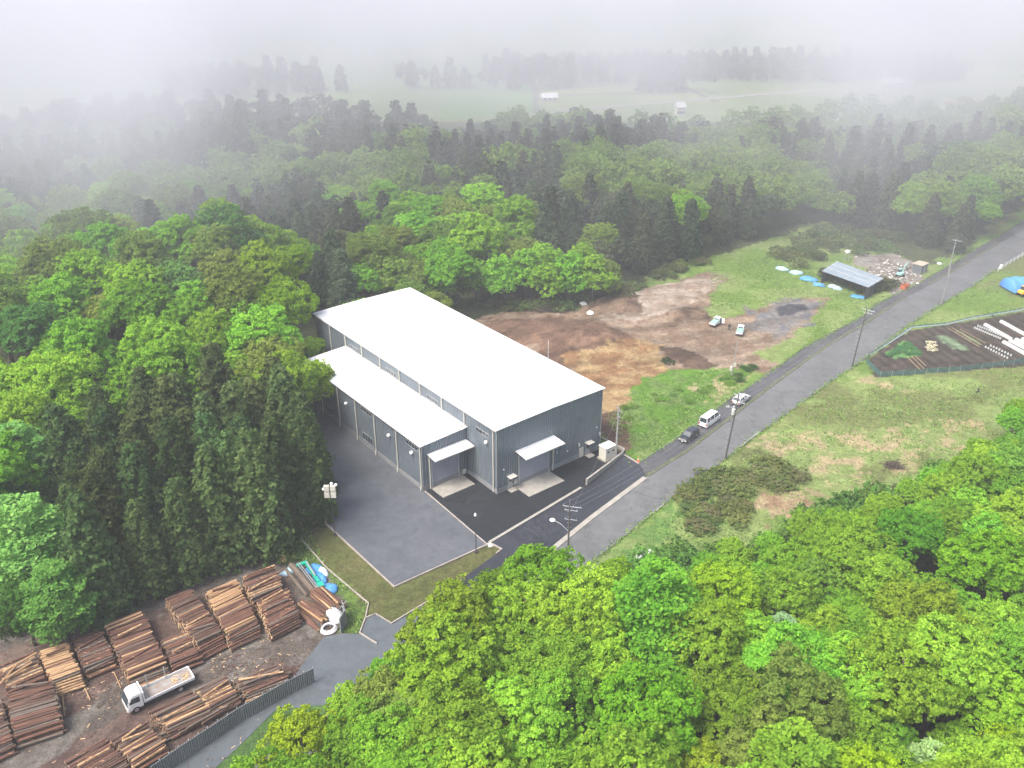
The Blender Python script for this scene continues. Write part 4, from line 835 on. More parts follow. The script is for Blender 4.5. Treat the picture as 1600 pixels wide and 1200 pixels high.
def axis(a, b_): p, q = G(*a), G(*b_); return math.atan2(q.y - p.y, q.x - p.x)
road_a = axis((1010, 746), (1202, 607))
def onroad(px, py): g = G(px, py); return Vector((g.x, g.y, ZR + .08))
car('minivan', onroad(1076, 686), road_a + math.pi, M_blackcar, 4.4, 1.72, 1.6, .98, 1.05, .35, -1.75, -2.05, 'black minivan parked facing downhill at the near end of the three roadside cars', 'car')
car('van', onroad(1108, 662), road_a, M_white, 4.75, 1.72, 2.02, 1.15, 2.0, 1.45, -2.2, -2.33, 'white passenger van parked between the black car and the silver car', 'van')
car('estate_car', onroad(1158, 628), road_a, M_silver, 4.5, 1.7, 1.45, .9, .85, .2, -1.75, -2.1, 'silver estate car parked furthest up the road of the three', 'car')
# flatbed truck in the timber yard
ta = axis((293, 1068), (212, 1106)); g = (G(203, 1108) + G(296, 1066)) / 2; g.z = .05
t = empty('flatbed_truck', g, ta, label='white flatbed truck with an empty dropside bed in the timber yard', cat='truck')
o = loft([(1.98, 1.0, .55, 2.35, .93), (2.1, 1.02, .5, 2.5, .95), (3.0, 1.02, .5, 2.5, .93), (3.35, 1.02, .45, 2.3, .88), (3.72, 1.02, .4, 1.35, .95), (3.8, .95, .42, 1.1, .88)], M_cab, 'cab', t)
b = MB(); b.add([(3.40, -.86, 2.24), (3.40, .86, 2.24), (3.75, .93, 1.38), (3.75, -.93, 1.38)], [(0, 1, 2, 3)]); b.v = [(x + .03, y, z) for x, y, z in b.v]; b.add([(3.3, -.8, 2.2), (3.3, .8, 2.2), (3.65, .88, 1.4), (3.65, -.88, 1.4)], [(3, 2, 1, 0)]); b.build('windscreen', M_glass, o)
for s in (-1, 1):
    b = MB(); b.prism([(2.3, 2.15), (3.15, 2.15), (3.5, 1.5), (2.3, 1.4)], 0, .03, 0, Matrix.Translation((0, s * 1.005 + (.0 if s > 0 else .0), 0)) @ Matrix(((1, 0, 0, 0), (0, 0, s * 1.0, 0), (0, 1, 0, 0), (0, 0, 0, 1)))); b.build('side_window', M_glass, o)
    b = MB(); b.box(3.62, 3.83, s * .72 - .16, s * .72 + .16, .75, .95); b.build('headlight', M_lens, t)
    b = MB(); b.tube([(3.5, s * 1.0, 1.9), (3.75, s * 1.25, 1.9)], .025, 5); b.box(3.68, 3.76, s * 1.25 - .1, s * 1.25 + .1, 1.55, 1.95); b.build('mirror', M_dark, t)
    b = MB(); b.box(-3.8, 1.75, s * 1.08 - .03, s * 1.08 + .03, .98, 1.32); b.build('dropside', M_white, t)
    wheel(t, 2.85, s * .9, .42, .26); wheel(t, -2.1, s * .85, .42, .45)
b = MB(); b.box(-3.8, 1.8, -1.05, 1.05, .92, 1.02); bd = b.build('bed', M_bed, t); b = MB(); b.box(-3.84, -3.78, -1.05, 1.05, .9, 1.32); b.build('tailgate', M_white, t); b = MB(); b.box(1.78, 1.9, -1.08, 1.08, .92, 2.45); b.build('headboard', M_white, t); b = MB(); b.box(-3.6, 3.4, -.4, .4, .5, .9); b.build('chassis', M_dark, t)
for x in (.85, -1.2): b = MB(); b.tube([(x, -1.02, 1.0), (x, -1.08, 2.75)], .065, 6); b.build('stake', M_galv, t)
b = MB()
for i in range(15):
    x = rnd.choice((-1.9, -3.1)) + rnd.gauss(0, .22); y = rnd.gauss(.1, .35); b.box(-.35, .35, -.06, .06, 0, .06, 0, Matrix.Translation((x, y, 1.03 + .03 * (i % 3))) @ Matrix.Rotation(rnd.uniform(-1, 1.6), 4, 'Z'))
sc_ = b.build('wood_scraps', M_cut); sc_.matrix_world = Matrix.Translation(g) @ Matrix.Rotation(ta, 4, 'Z'); tag(sc_, 'orange wood scraps lying on the bed of the white flatbed truck', 'wood scraps', None, 'stuff')
# kei trucks in the dirt lot
def kei(a, rz, label, open_door):
    g = G(*a); z = gz(g.x, g.y); t = empty('small_pickup', (g.x, g.y, z), rz, label=label, cat='truck')
    o = loft([(.25, .7, .35, 1.6, .6), (.35, .73, .3, 1.76, .63), (1.15, .73, .3, 1.76, .62), (1.55, .73, .3, 1.1, .68), (1.68, .68, .32, .85, .64)], M_white, 'cab', t)
    b = MB(); b.box(.22, .26, -.5, .5, 1.2, 1.55); b.build('rear_window', M_glass, o); b = MB(); b.add([(1.21, -.56, 1.68), (1.21, .56, 1.68), (1.56, .63, 1.12), (1.56, -.63, 1.12)], [(0, 1, 2, 3)]); b.build('windscreen', M_glass, o)
    for s in (-1, 1):
        if not (open_door and s < 0): b = MB(); b.box(.5, 1.1, s * .72 - .02, s * .72 + .02, 1.15, 1.6); b.build('side_window', M_glass, o)
        wheel(t, 1.1, s * .64, .27, .16); wheel(t, -1.05, s * .64, .27, .16)
        b = MB(); b.box(-1.68, .2, s * .7 - .025, s * .7 + .025, .65, .95); b.build('dropside', M_white, t)
        b = MB(); b.box(-1.72, -1.69, s * .6 - .08, s * .6 + .08, .5, .62); b.build('tail_light', M_red, t)
    b = MB(); b.box(-1.68, .2, -.68, .68, .6, .68); b.build('bed', M_green, t); b = MB(); b.box(-1.71, -1.66, -.7, .7, .62, .95); b.build('tailgate', M_white, t)
    b = MB(); b.add([(-1.6, -.69, .97), (.22, -.69, 1.3), (.22, .69, 1.3), (-1.6, .69, .97), (-1.6, -.69, .95), (.22, -.69, .95), (.22, .69, .95), (-1.6, .69, .95)], [(0, 1, 2, 3), (4, 7, 6, 5), (0, 4, 5, 1), (2, 6, 7, 3), (1, 5, 6, 2), (3, 7, 4, 0)]); b.build('bed_cover', M_green, t)
    b = MB(); b.box(-1.6, 1.5, -.5, .5, .28, .6); b.build('chassis', M_dark, t)
    if open_door: b = MB(); b.box(1.1, 1.15, -1.5, -.72, .4, 1.6); b.build('door', M_white, t); b = MB(); b.box(.4, 1.08, -.745, -.70, .45, 1.6); b.build('doorway_shade_panel', M_dark, t)  # dark panel stands in for the shaded cab interior behind the open door
kei((1118, 508), axis((1108, 512), (1128, 500)) , 'small white pickup with an open door, left of the man in the dirt lot', True)
kei((1156, 522), axis((1152, 532), (1160, 512)), 'small white pickup with green bed cover right of the man in the dirt lot', False)
# a man standing between the pickups
def person(g, rz):
    t = empty('person', g, rz, label='man in dark work clothes standing between the two small pickups', cat='person')
    V = [(0, 0, .95), (0, 0, 1.2), (0, 0, 1.42), (0, 0, 1.55), (.02, 0, 1.68), (0, .1, .9), (.03, .11, .48), (0, .11, .07), (.16, .12, .03), (0, -.1, .9), (.05, -.11, .48), (.0, -.12, .07), (.16, -.13, .03), (0, .19, 1.4), (.0, .26, 1.12), (.12, .23, .9), (.17, .22, .83), (0, -.19, 1.4), (.0, -.27, 1.12), (.12, -.24, .9), (.17, -.23, .83)]
    Ed = [(0, 1), (1, 2), (2, 3), (3, 4), (0, 5), (5, 6), (6, 7), (7, 8), (0, 9), (9, 10), (10, 11), (11, 12), (2, 13), (13, 14), (14, 15), (15, 16), (2, 17), (17, 18), (18, 19), (19, 20)]
    rr = [.15, .15, .16, .06, .11, .1, .07, .05, .045, .1, .07, .05, .045, .075, .05, .038, .035, .075, .05, .038, .035]
    me = bpy.data.meshes.new('body'); me.from_pydata(V, Ed, []); o = bpy.data.objects.new('body', me); C.objects.link(o); o.parent = t
    sk = o.modifiers.new('skin', 'SKIN'); sk.use_smooth_shade = True
    for i, q in enumerate(me.skin_vertices[0].data): q.radius = (rr[i], rr[i]); q.use_root = (i == 0)
    ss = o.modifiers.new('sub', 'SUBSURF'); ss.levels = 2; ss.render_levels = 2
    me.materials.append(mat('dark_workwear', (.035, .05, .055), .85)); b = MB(); b.ball((.01, 0, 1.72), .125, 0, 10, 7, .8, -.1); b.build('cap', MATS['dark_metal'], t, True)
g = G(1139, 516); person((g.x, g.y, gz(g.x, g.y)), 1.2)
# ------------------------------------------------------------------ poles, lamps and wires
M_pole = mat('concrete_pole', (.30, .29, .28), .8, var=.1); M_dpole = mat('dark_pole', (.10, .095, .09), .8); M_ins = mat('insulator', (.75, .75, .75), .3)
TOPS = {}
def upole(key, base, h, label, m=M_dpole, arms=((-.3, 1.7), (-1.2, 1.4)), trans=0, lamp=None, lean=(0, 0), arm_a=0., r=.16):
    g = G(*base); t = empty('utility_pole', g, 0, label=label, cat='utility pole'); top = Vector((lean[0], lean[1], h))
    b = MB(); b.tube([(0, 0, -.2), top], [r, r * .6], 10); b.build('pole', m, t)
    ca_, sa_ = math.cos(arm_a), math.sin(arm_a); ends = []
    for dz, L in arms:
        b = MB(); c = top + Vector((0, 0, dz)); b.tube([c - Vector((ca_, sa_, 0)) * L / 2 * 1.4, c + Vector((ca_, sa_, 0)) * L / 2 * .8], .055, 6); ar = b.build('crossarm', M_galv, t)
        for q in (-.62, -.2, .34):
            p = c + Vector((ca_, sa_, 0)) * L * q; b = MB(); b.tube([p, p + Vector((0, 0, .3))], [.05, .035], 6); b.build('insulator', MATS['galvanised_steel'], ar); ends.append(g + p + Vector((0, 0, .3)))
    b = MB(); b.tube([top, top + Vector((0, 0, .9))], .03, 5); b.build('lightning_spike', M_galv, t)
    for k in range(trans):
        b = MB(); c = Vector((.38 * (1 if k else -1) * ca_ , .38 * (1 if k else -1) * sa_, h - 3.6)); b.tube([c, c + Vector((0, 0, 1.0))], .3, 12); b.tube([c + Vector((0, 0, 1.0)), c + Vector((0, 0, 1.25))], [.2, .05], 8); b.build('transformer', MATS['pale_trim'], t)
        b = MB(); b.box(-.9, .5, -.06, .06, h - 2.5, h - 2.38); b.build('crossarm', M_galv, t)
        for q in (-.8, -.5, .35): b = MB(); b.tube([(q, 0, h - 2.4), (q, 0, h - 2.1)], [.09, .05], 6); b.build('insulator', M_ins, t)
    b = MB()
    for i in range(8): b.box(-r - .14, r + .14, -.015, .015, 2.2 + i * .9, 2.23 + i * .9)
    b.build('step_bolt', M_galv, t)
    if lamp:
        d, z, L = lamp; u = Vector((math.cos(d), math.sin(d), 0)); b = MB(); b.tube([Vector((0, 0, z)), u * L * .6 + Vector((0, 0, z + .8)), u * L + Vector((0, 0, z + .95))], .05, 6); a_ = b.build('lamp_arm', M_galv, t)
        b = MB(); b.ball(tuple(u * (L + .35) + Vector((0, 0, z + .95))), .42, 0, 12, 7, .45); b.build('lamp_head', M_ins, a_, True)
    TOPS[key] = ends; return t
perp = road_a + math.pi / 2
upole('a', (887, 878), 9.6, 'dark utility pole with a street lamp arm at the corner of the ramp and road', lamp=(2.6, 5.2, 2.2), arm_a=perp + .5, arms=((-.3, 2.4), (-.9, 1.6), (-2.4, 1.6)))
upole('b', (1133, 717), 12.2, 'leaning dark utility pole carrying a transformer across the road from the white van', trans=1, arm_a=perp, lean=(.9, 0), arms=((-.3, 2.2), (-1.4, 1.8)))
upole('c', (1331, 573), 12.6, 'tall dark utility pole at the corner of the vegetable plot', arm_a=perp, lean=(.8, 0), arms=((-.3, 2.2), (-.9, 1.7)))
upole('d', (1481, 430), 9.5, 'distant grey utility pole standing behind the curved street lamp', m=M_pole, arm_a=perp, arms=((-.3, 2.0),))
upole('e', (962, 716), 9.6, 'pale concrete utility pole next to the electrical cabinet at the factory corner', m=M_pole, arm_a=perp - .6, arms=((-.3, 2.0), (-1.5, 1.2)), r=.19)
def lamp_post(base, h, label, heads, r=.07):
    g = G(*base); t = empty('lamp_post', g, 0, label=label, cat='lamp post'); b = MB(); b.tube([(0, 0, 0), (0, 0, h)], [r, r * .8], 8); b.box(-.2, .2, -.2, .2, 0, .25); b.build('pole', M_dark, t)
    if heads:
        b = MB(); b.box(-1.0, 1.0, -.04, .04, h - .1, h); b.box(-.9, .9, -.04, .04, h + 1.3, h + 1.38); b.tube([(0, 0, h), (0, 0, h + 2.2)], .06, 6); b.build('frame', M_dark, t)
        for x in (-.45, .45):
            for z in (0, 1.1): b = MB(); b.box(x - .36, x + .36, -.5, -.1, h + z + .1, h + z + .95); b.build('floodlight', M_pipe, t)
        for x, z in ((-.9, 1.4), (.9, 2.1), (.3, 2.3)): b = MB(); b.ball((x, -.2, h + z), .24, 0, 8, 6); b.build('beacon', M_white, t)
    else: b = MB(); b.tube([(0, 0, h), (0, 0, h + .35)], [.2, .12], 8); b.build('lamp_head', M_ins, t)
lamp_post((524, 837), 6.8, 'black post with a cluster of cream floodlights on the grass bank of the yard', True)
lamp_post((744, 864), 6.4, 'slim black lamp post at the front corner of the yard', False)
g = G(1470, 476); t = empty('street_lamp', g, 0, label='tall street lamp with a curved arm beside the far road', cat='street lamp'); b = MB(); b.tube([(0, 0, 0), (.3, 0, 8), (.1, 0, 9.4), (-.8, 0, 10), (-2.0, .1, 10.1)], [.12, .09, .07, .06, .05], 8); b.build('pole', M_pole, t); b = MB(); b.ball((-2.5, .1, 10.1), .55, 0, 12, 7, .45); b.build('lamp_head', M_ins, t, True)
g = G(1143, 588); t = empty('service_pole', g, 0, label='slim pale service pole with meter boxes at the corner of the dirt lot', cat='pole'); b = MB(); b.tube([(0, 0, 0), (.3, 0, 7.6)], [.13, .09], 8); b.build('pole', M_pole, t); b = MB(); b.box(-.45, -.08, -.2, .15, 1.2, 2.1); b.box(.12, .45, -.2, .1, 2.2, 2.9); b.build('meter_box', M_pipe, t)
def wire(p, q, sag, label, r=.011):
    n_ = 24; pts = [p + (q - p) * (i / n_) - Vector((0, 0, sag * 4 * (i / n_) * (1 - i / n_))) for i in range(n_ + 1)]; b = MB(); b.tube(pts, r, 4)
    tag(b.build('power_line', M_galv), label, 'power line', 'power lines along the road')
for i in range(3): wire(TOPS['a'][i], TOPS['b'][i], 1.3, 'thin power line strung between the corner pole and the transformer pole')
for i in range(3): wire(TOPS['b'][i], TOPS['c'][i], 1.1, 'thin power line strung from the transformer pole to the vegetable plot pole')
for i in range(2): wire(TOPS['c'][i], TOPS['d'][i], 1.0, 'thin power line strung beyond the vegetable plot pole')
wire(TOPS['a'][4], TOPS['e'][1], 1.0, 'thin power line strung from the corner pole to the concrete pole')
# ------------------------------------------------------------------ far houses and the country road
def house(px, py, L, W_, H, rc, label, rz=.2):
    g = G(px, py); t = empty('farmhouse', (g.x, g.y, gz(g.x, g.y)), rz, label=label, cat='house'); b = MB(); b.box(-L / 2, L / 2, -W_ / 2, W_ / 2, 0, H); w_ = b.build('wall', M_conc, t)
    b = MB(); v = [(-L / 2 - .5, -W_ / 2 - .5, H), (L / 2 + .5, -W_ / 2 - .5, H), (L / 2 + .5, W_ / 2 + .5, H), (-L / 2 - .5, W_ / 2 + .5, H), (-L / 2 - .2, 0, H + 2.2), (L / 2 + .2, 0, H + 2.2)]; b.add(v, [(0, 1, 5, 4), (2, 3, 4, 5), (1, 2, 5), (3, 0, 4), (3, 2, 1, 0)]); b.build('roof', rc, t)
    for i in range(3): b = MB(); x = -L / 2 + (i + .5) * L / 3; b.box(x - .7, x + .7, -W_ / 2 - .05, -W_ / 2 - .01, 1, 2.1); b.build('window', M_glass, w_)
house(1500, 183, 14, 9, 5.5, mat('pink_tiles', (.50, .24, .20), .8), 'distant house with a pinkish roof among the misty trees', .1)
house(1390, 140, 14, 8, 4, mat('pale_tiles', (.5, .5, .5), .8), 'faint pale house beside the far country road')
house(858, 158, 8, 4, 2, M_white, 'tiny white farm shed at the edge of the far fields'); house(1062, 180, 4, 4, 4, MATS['pale_tiles'], 'small white house rising behind the misty cedars'); house(490, 138, 12, 4, 1, M_white, 'long low white greenhouse in the far fields')
house(660, 248, 16, 10, 4, mat('grey_tiles', (.34, .33, .33), .8), 'pale terrace roof glimpsed between the misty trees')
strip('country_road', GL([(830, 180), (900, 171), (1060, 158), (1260, 142), (1420, 134), (1600, 128), (1800, 122)]), 5, .02, .12, M_concw, kind='structure')
for pts_ in ([(1060, 131), (1120, 160)], [(835, 133), (838, 178)], [(845, 150), (1080, 143)], [(690, 136), (840, 131)]):
    strip('farm_track', GL(pts_), 3, .02, .10, M_weed, kind='structure')
# ------------------------------------------------------------------ retaining wall, cabinet, cone
W0 = [G(916, 758), G(945, 735), G(972, 712), G(975, 705), G(938, 686)]
b = MB()
for i, (p, q) in enumerate(zip(W0, W0[1:])):
    u = (q - p).normalized(); v = Vector((-u.y, u.x, 0)) * .15; hh = (1.15, .95, .7, .5)[i]; h2 = (.95, .7, .5, .45)[i]; z = .004 * i
    b.add([tuple(p - v) , tuple(q - v), tuple(q + v), tuple(p + v)] + [(x.x, x.y, z + k) for x, k in ((p - v, hh), (q - v, h2), (q + v, h2), (p + v, hh))], [(3, 2, 1, 0), (4, 5, 6, 7), (0, 1, 5, 4), (1, 2, 6, 5), (2, 3, 7, 6), (3, 0, 4, 7)])
tag(b.build('retaining_wall', M_concw), 'low pale concrete wall curving from the forecourt round the electrical cabinet', 'wall')
g = G(948, 716); t = empty('electrical_cabinet', g, YAW, label='cream electrical cabinet on a concrete base at the right corner of the factory', cat='cabinet')
b = MB(); b.box(-1.3, 1.3, -1.0, 1.0, 0, .3); b.build('base', M_concw, t); b = MB(); b.box(-1.1, 1.1, -.8, .8, .3, 2.5); b.build('body', M_pipe, t); b = MB(); b.box(-1.2, 1.2, -.9, .9, 2.5, 2.6); b.build('roof', M_white, t)
for x in (-.55, .55): b = MB(); b.box(x - .48, x + .48, -.83, -.80, .4, 2.4); d = b.build('door', M_pipe, t); b = MB(); b.box(x - .2, x + .2, -.85, -.83, 1.6, 1.9); b.build('vent', M_dark, d)
g = onroad(997, 722); t = empty('traffic_cone', g, 0, label='orange traffic cone with a white band on the footway near the factory wall', cat='traffic cone')
M_or = mat('orange_plastic', (.85, .12, .02), .5, var=.05); b = MB(); b.box(-.22, .22, -.22, .22, 0, .05); b.build('base', M_or, t); b = MB(); b.tube([(0, 0, .05), (0, 0, .8)], [.17, .04], 12); cn = b.build('cone', M_or, t); b = MB(); b.tube([(0, 0, .38), (0, 0, .58)], [.122, .085], 12); b.build('band', M_white, cn)
# ------------------------------------------------------------------ things in the grass and the dirt lot
b = MB(); p, q, r_, s_ = GL([(989, 875), (1002, 865), (1009, 868), (997, 879)]); b.prism([(v.x, v.y) for v in (p, q, r_, s_)][::-1], .35, .5); o = b.build('plastic_board', M_sheetw); tag(o, 'white rectangular panel dumped on the roadside grass', 'panel')
blob('white_bag', 1016, 864, .5, .4, M_sheetw, 'white bag on the roadside grass right of the dumped panel', 'bag', seed=12); blob('white_bag', 1000, 860, .28, .25, M_sheetw, 'small white bag on the roadside grass above the dumped panel', 'bag', seed=13)
for i, (px, py, r_, m_, lb) in enumerate([(1222, 421, 1.7, M_tarpl, 'pale blue sacking bundle at the left end of the row by the thicket'), (1243, 427, 1.8, M_tarpl, 'light blue tarpaulin bundle second in the row by the thicket'), (1263, 437, 2.2, M_tarp, 'long bright blue tarpaulin bundle in the middle of the row'), (1279, 446, 1.5, M_tarp, 'blue and white tarpaulin bundle at the right of the row'), (1300, 449, 1.1, M_tarpl, 'pale blue bag against the thicket below the shed'), (1309, 452, 1.1, M_tarpl, 'second pale blue bag against the thicket below the shed'), (1340, 464, 1.9, M_tarp, 'flat blue tarpaulin on the grass in front of the shed corner')]):
    blob('tarpaulin', px, py, r_, .7 if i < 6 else .35, m_, lb, 'tarpaulin', seed=20 + i, sq=.6, rot=-.5)
blob('white_bag', 922, 491, .9, .5, M_sheetw, 'white bag at the edge of the dirt lot below the brushwood', 'bag', seed=41)
g = G(911, 481); t = empty('pallet_stack', (g.x, g.y, gz(g.x, g.y)), .4, label='small pale pallet leaning at the brushwood beside the dirt lot', cat='pallet')
for i in range(3):
    b = MB(); 
    for k in range(5): b.box(-.6, .6, -.6 + k * .27, -.6 + k * .27 + .18, .12 + i * .16, .15 + i * .16)
    b.box(-.6, .6, -.6, -.5, i * .16, .12 + i * .16); b.box(-.6, .6, .5, .6, i * .16, .12 + i * .16); b.build('pallet', M_sheetw, t)
M_brush = mat('brushwood', (.11, .085, .07), .9)
def brush(px, py, r_, n_, label):
    b = MB()
    for i in range(n_):
        a = rnd.uniform(0, 6.28); d = rnd.uniform(0, r_); c = Vector((math.cos(a) * d, math.sin(a) * d * .5, rnd.uniform(.1, 1.3) * (1 - d / r_ * .7))); v = Vector((rnd.gauss(0, 1), rnd.gauss(0, 1), rnd.gauss(0, .35))).normalized() * rnd.uniform(.6, 1.6); b.tube([c - v, c + v], .035, 3)
    g = G(px, py); o = b.build('brushwood', M_brush); o.location = (g.x, g.y, gz(g.x, g.y)); tag(o, label, 'brushwood')
brush(865, 483, 5, 500, 'long heap of dark brushwood at the back edge of the dirt lot'); brush(1395, 730, 1.5, 90, 'bare grey twiggy bush at the edge of the front wood')
# shed
sh = [G(1284, 423, 3.2), G(1308, 408, 3.2), G(1381, 435, 3.2), G(1357, 449, 3.2)]
o0 = sum(sh, Vector((0, 0, 0))) / 4; o0.z = 0; t = empty('open_shed', o0, 0, label='open shed with a grey-blue corrugated sheet roof near the far road', cat='shed')
M_shed = ribbed('blue_grey_sheet', (.34, .42, .48), (.27, .33, .38), .9, 'XY', .6, .45, .3); loc_ = [p - o0 for p in sh]
b = MB(); b.add([(p.x, p.y, z) for z in (3.1, 3.2) for p in loc_], [(0, 1, 2, 3), (7, 6, 5, 4), (0, 4, 5, 1), (1, 5, 6, 2), (2, 6, 7, 3), (3, 7, 4, 0)]); rf = b.build('roof', M_shed, t)
def lerp2(u, v): return (loc_[0] * (1 - u) + loc_[3] * u) * (1 - v) + (loc_[1] * (1 - u) + loc_[2] * u) * v
for v in (0, .33, .66, 1):
    for u in (.03, .97): p = lerp2(u, v); b = MB(); b.box(p.x - .08, p.x + .08, p.y - .08, p.y + .08, 0, 3.1); b.build('post', M_dark, t)
b = MB()
for u in (.02, .5, .98): p = lerp2(u, 0); q = lerp2(u, 1); b.tube([(p.x, p.y, 3.23), (q.x, q.y, 3.23)], .07, 4)
for v in (.33, .66): p = lerp2(0, v); q = lerp2(1, v); b.tube([(p.x, p.y, 3.235), (q.x, q.y, 3.235)], .05, 4)
b.build('batten', M_trim, rf)
for (u0, v0, u1, v1) in ((.03, .02, .03, .98), (.97, .02, .97, .6)):
    p = lerp2(u0, v0); q = lerp2(u1, v1); u = (q - p).normalized(); v = Vector((-u.y, u.x, 0)) * .03; b = MB(); b.prism([p - v, q - v, q + v, p + v], 0, 2.4); b.build('wall', M_dark, t)
# rubble and teal digger behind the shed
b = MB()
for i in range(260):
    px = rnd.gauss(1395, 20); py = rnd.gauss(428, 11); p = G(px, py); s = rnd.uniform(.06, .28); b.box(-s, s, -s * .7, s * .7, 0, s * .8, rnd.choice((0, 0, 0, 2, 2, 1)), Matrix.Translation((p.x, p.y, gz(p.x, p.y))) @ Matrix.Rotation(rnd.uniform(0, 3), 4, 'Z') @ Matrix.Rotation(rnd.uniform(-.5, .5), 4, 'X'))
tag(b.build('rubble', [M_conc, M_white, M_bark]), 'grey rubble and scrap strewn behind the open shed', 'rubble', None, 'stuff')
def digger(base, rz, paint, arm, label, armdir=0., s=1.0):
    g = G(*base); t = empty('excavator', (g.x, g.y, gz(g.x, g.y)), rz, label=label, cat='excavator'); t.scale = (s, s, s)
    for q in (-1, 1):
        b = MB(); b.prism([(-1.4, .35), (-1.1, 0), (1.1, 0), (1.4, .35), (1.1, .7), (-1.1, .7)], -.22, .22, 0, Matrix.Translation((0, q * .85, 0)) @ Matrix.Rotation(math.pi / 2, 4, 'X')); b.build('track', M_black, t)
    b = MB(); b.box(-.9, .9, -.6, .6, .35, .75); b.build('undercarriage', M_dark, t)
    b = MB(); b.prism([(-1.5, -.7), (-1.2, -.95), (.9, -.95), (.9, .95), (-1.2, .95), (-1.5, .7)], .8, 1.55); o = b.build('engine_housing', paint, t); md = o.modifiers.new('bevel', 'BEVEL'); md.width = .12; md.segments = 2
    b = MB(); b.box(-.3, .95, .05, .92, 1.55, 2.5); c_ = b.build('cab', M_glass, t); b = MB(); b.box(-.35, 1.0, .0, .97, 2.5, 2.6); b.build('cab_roof', paint, c_)
    P = arm; b = MB()
    for (a, c) in ((P[0], P[1]), (P[1], P[2])): b.tube([(a[0], -.25, a[1]), (c[0], -.25, c[1])], [.24, .17], 4)
    bm_ = b.build('boom', paint, t); b = MB(); b.tube([(P[2][0], -.25, P[2][1]), (P[3][0], -.25, P[3][1])], [.16, .12], 4); b.build('dipper', paint, bm_)
    b = MB(); x, z = P[3]; b.prism([(x - .1, z), (x + .5, z - .1), (x + .35, z - .75), (x - .25, z - .6)], -.35, .35, 0, Matrix.Translation((0, -.25, 0)) @ Matrix.Rotation(math.pi / 2, 4, 'X')); b.build('bucket', M_dark, bm_)
digger((1406, 432), .75, M_tealp, [(.8, 1.2), (1.6, 3.4), (3.4, 4.2), (4.4, 2.0)], 'faded teal excavator with raised arm on the rubble behind the shed', s=.75)
digger((1598, 462), .3, mat('yellow_paint', (.80, .48, .06), .4, var=.05), [(.8, 1.2), (1.7, 3.0), (3.2, 3.2), (3.9, 1.4)], 'yellow excavator parked beside the blue tarpaulin at the right edge', s=.9)
g = G(1413, 451); t = empty('skip', g, .7, label='rust-orange metal skip frame beside the road below the rubble', cat='skip'); b = MB(); b.box(-1, 1, -.6, .6, .05, .12); b.box(-1, 1, -.63, -.57, .1, 1.1); b.box(-1, 1, .57, .63, .1, 1.1); b.box(-1.03, -.97, -.6, .6, .1, 1.1); b.box(.97, 1.03, -.6, .6, .1, 1.1); b.build('body', mat('rusty_orange', (.50, .14, .06), .8, var=.3), t)
g = G(1436, 425); t = empty('small_hut', g, .7, label='small grey hut with a flat tan roof behind the teal excavator', cat='hut'); b = MB(); b.box(-1.6, 1.6, -1.2, 1.2, 0, 2.3); w_ = b.build('wall', M_fence, t); b = MB(); b.box(-1.8, 1.8, -1.4, 1.4, 2.3, 2.42); b.build('roof', mat('tan_sheet', (.42, .36, .28), .8), t); b = MB(); b.box(-.5, .4, -1.24, -1.2, .1, 1.9); b.build('door', M_galv, w_)
g = G(1322, 407); t = empty('water_tank', g, 0, label='small white tank on legs behind the open shed', cat='tank'); b = MB(); b.ball((0, 0, 2.4), .7, 0, 12, 8, .8); b.build('tank', M_white, t, True)
for x, y in ((-.4, -.4), (.4, -.4), (.4, .4), (-.4, .4)): b = MB(); b.tube([(x, y, 0), (x, y, 2)], .05, 5); b.build('leg', M_galv, t)
# big blue tarpaulin cover at the right edge
b = MB(); n1_, n2_ = 14, 10
for j in range(n2_ + 1):
    for i in range(n1_ + 1):
        u = i / n1_; v = j / n2_; a = math.pi * (.04 + .92 * v); b.v.append((u * 7.0, -math.cos(a) * 3.0 * (1 + .05 * math.sin(u * 9)), math.sin(a) * 3.4 * (.92 + .08 * math.sin(u * 14 + v * 5))))
for j in range(n2_):
    for i in range(n1_): b.f.append((j * (n1_ + 1) + i, j * (n1_ + 1) + i + 1, (j + 1) * (n1_ + 1) + i + 1, (j + 1) * (n1_ + 1) + i)); b.m.append(0)
for i_ in (0, n1_): b.f.append(tuple(j * (n1_ + 1) + i_ for j in range(n2_ + 1))); b.m.append(0)
g = G(1569, 457); o = b.build('tarpaulin', mat('bright_blue_tarpaulin', (.10, .30, .72), .4, col2=(.07, .24, .62), scale=1.2, bump=.6), None, True); o.location = (g.x + 1.2, g.y + 1.4, 0); o.rotation_euler = (0, 0, .15); tag(o, 'large bright blue tarpaulin stretched over a heap at the right edge', 'tarpaulin')
# guard fence by the far road
gp = [G(1559, 424), G(1580, 411), G(1602, 398), G(1630, 380)]; t = empty('guard_fence', gp[0], 0, label='white mesh guard fence along the right side of the far road', cat='fence')
b = MB()
for p, q in zip(gp, gp[1:]):
    p = p - gp[0]; q = q - gp[0]
    for k in range(7): b.tube([(p.x, p.y, .15 + .16 * k), (q.x, q.y, .15 + .16 * k)], .02, 4)
b.build('rail', M_white, t)
for k in range(13): p = gp[0] + (gp[-1] - gp[0]) * k / 12 - gp[0]; b = MB(); b.box(p.x - .05, p.x + .05, p.y - .05, p.y + .05, 0, 1.2); b.build('post', M_white, t)
b = MB(); b.box(-.35, .35, -.2, .2, .1, 1.4); o = b.build('roadside_box', M_white); o.location = G(1563, 421); tag(o, 'small white box at the near end of the guard fence', 'box'); md = o.modifiers.new('bevel', 'BEVEL'); md.width = .05
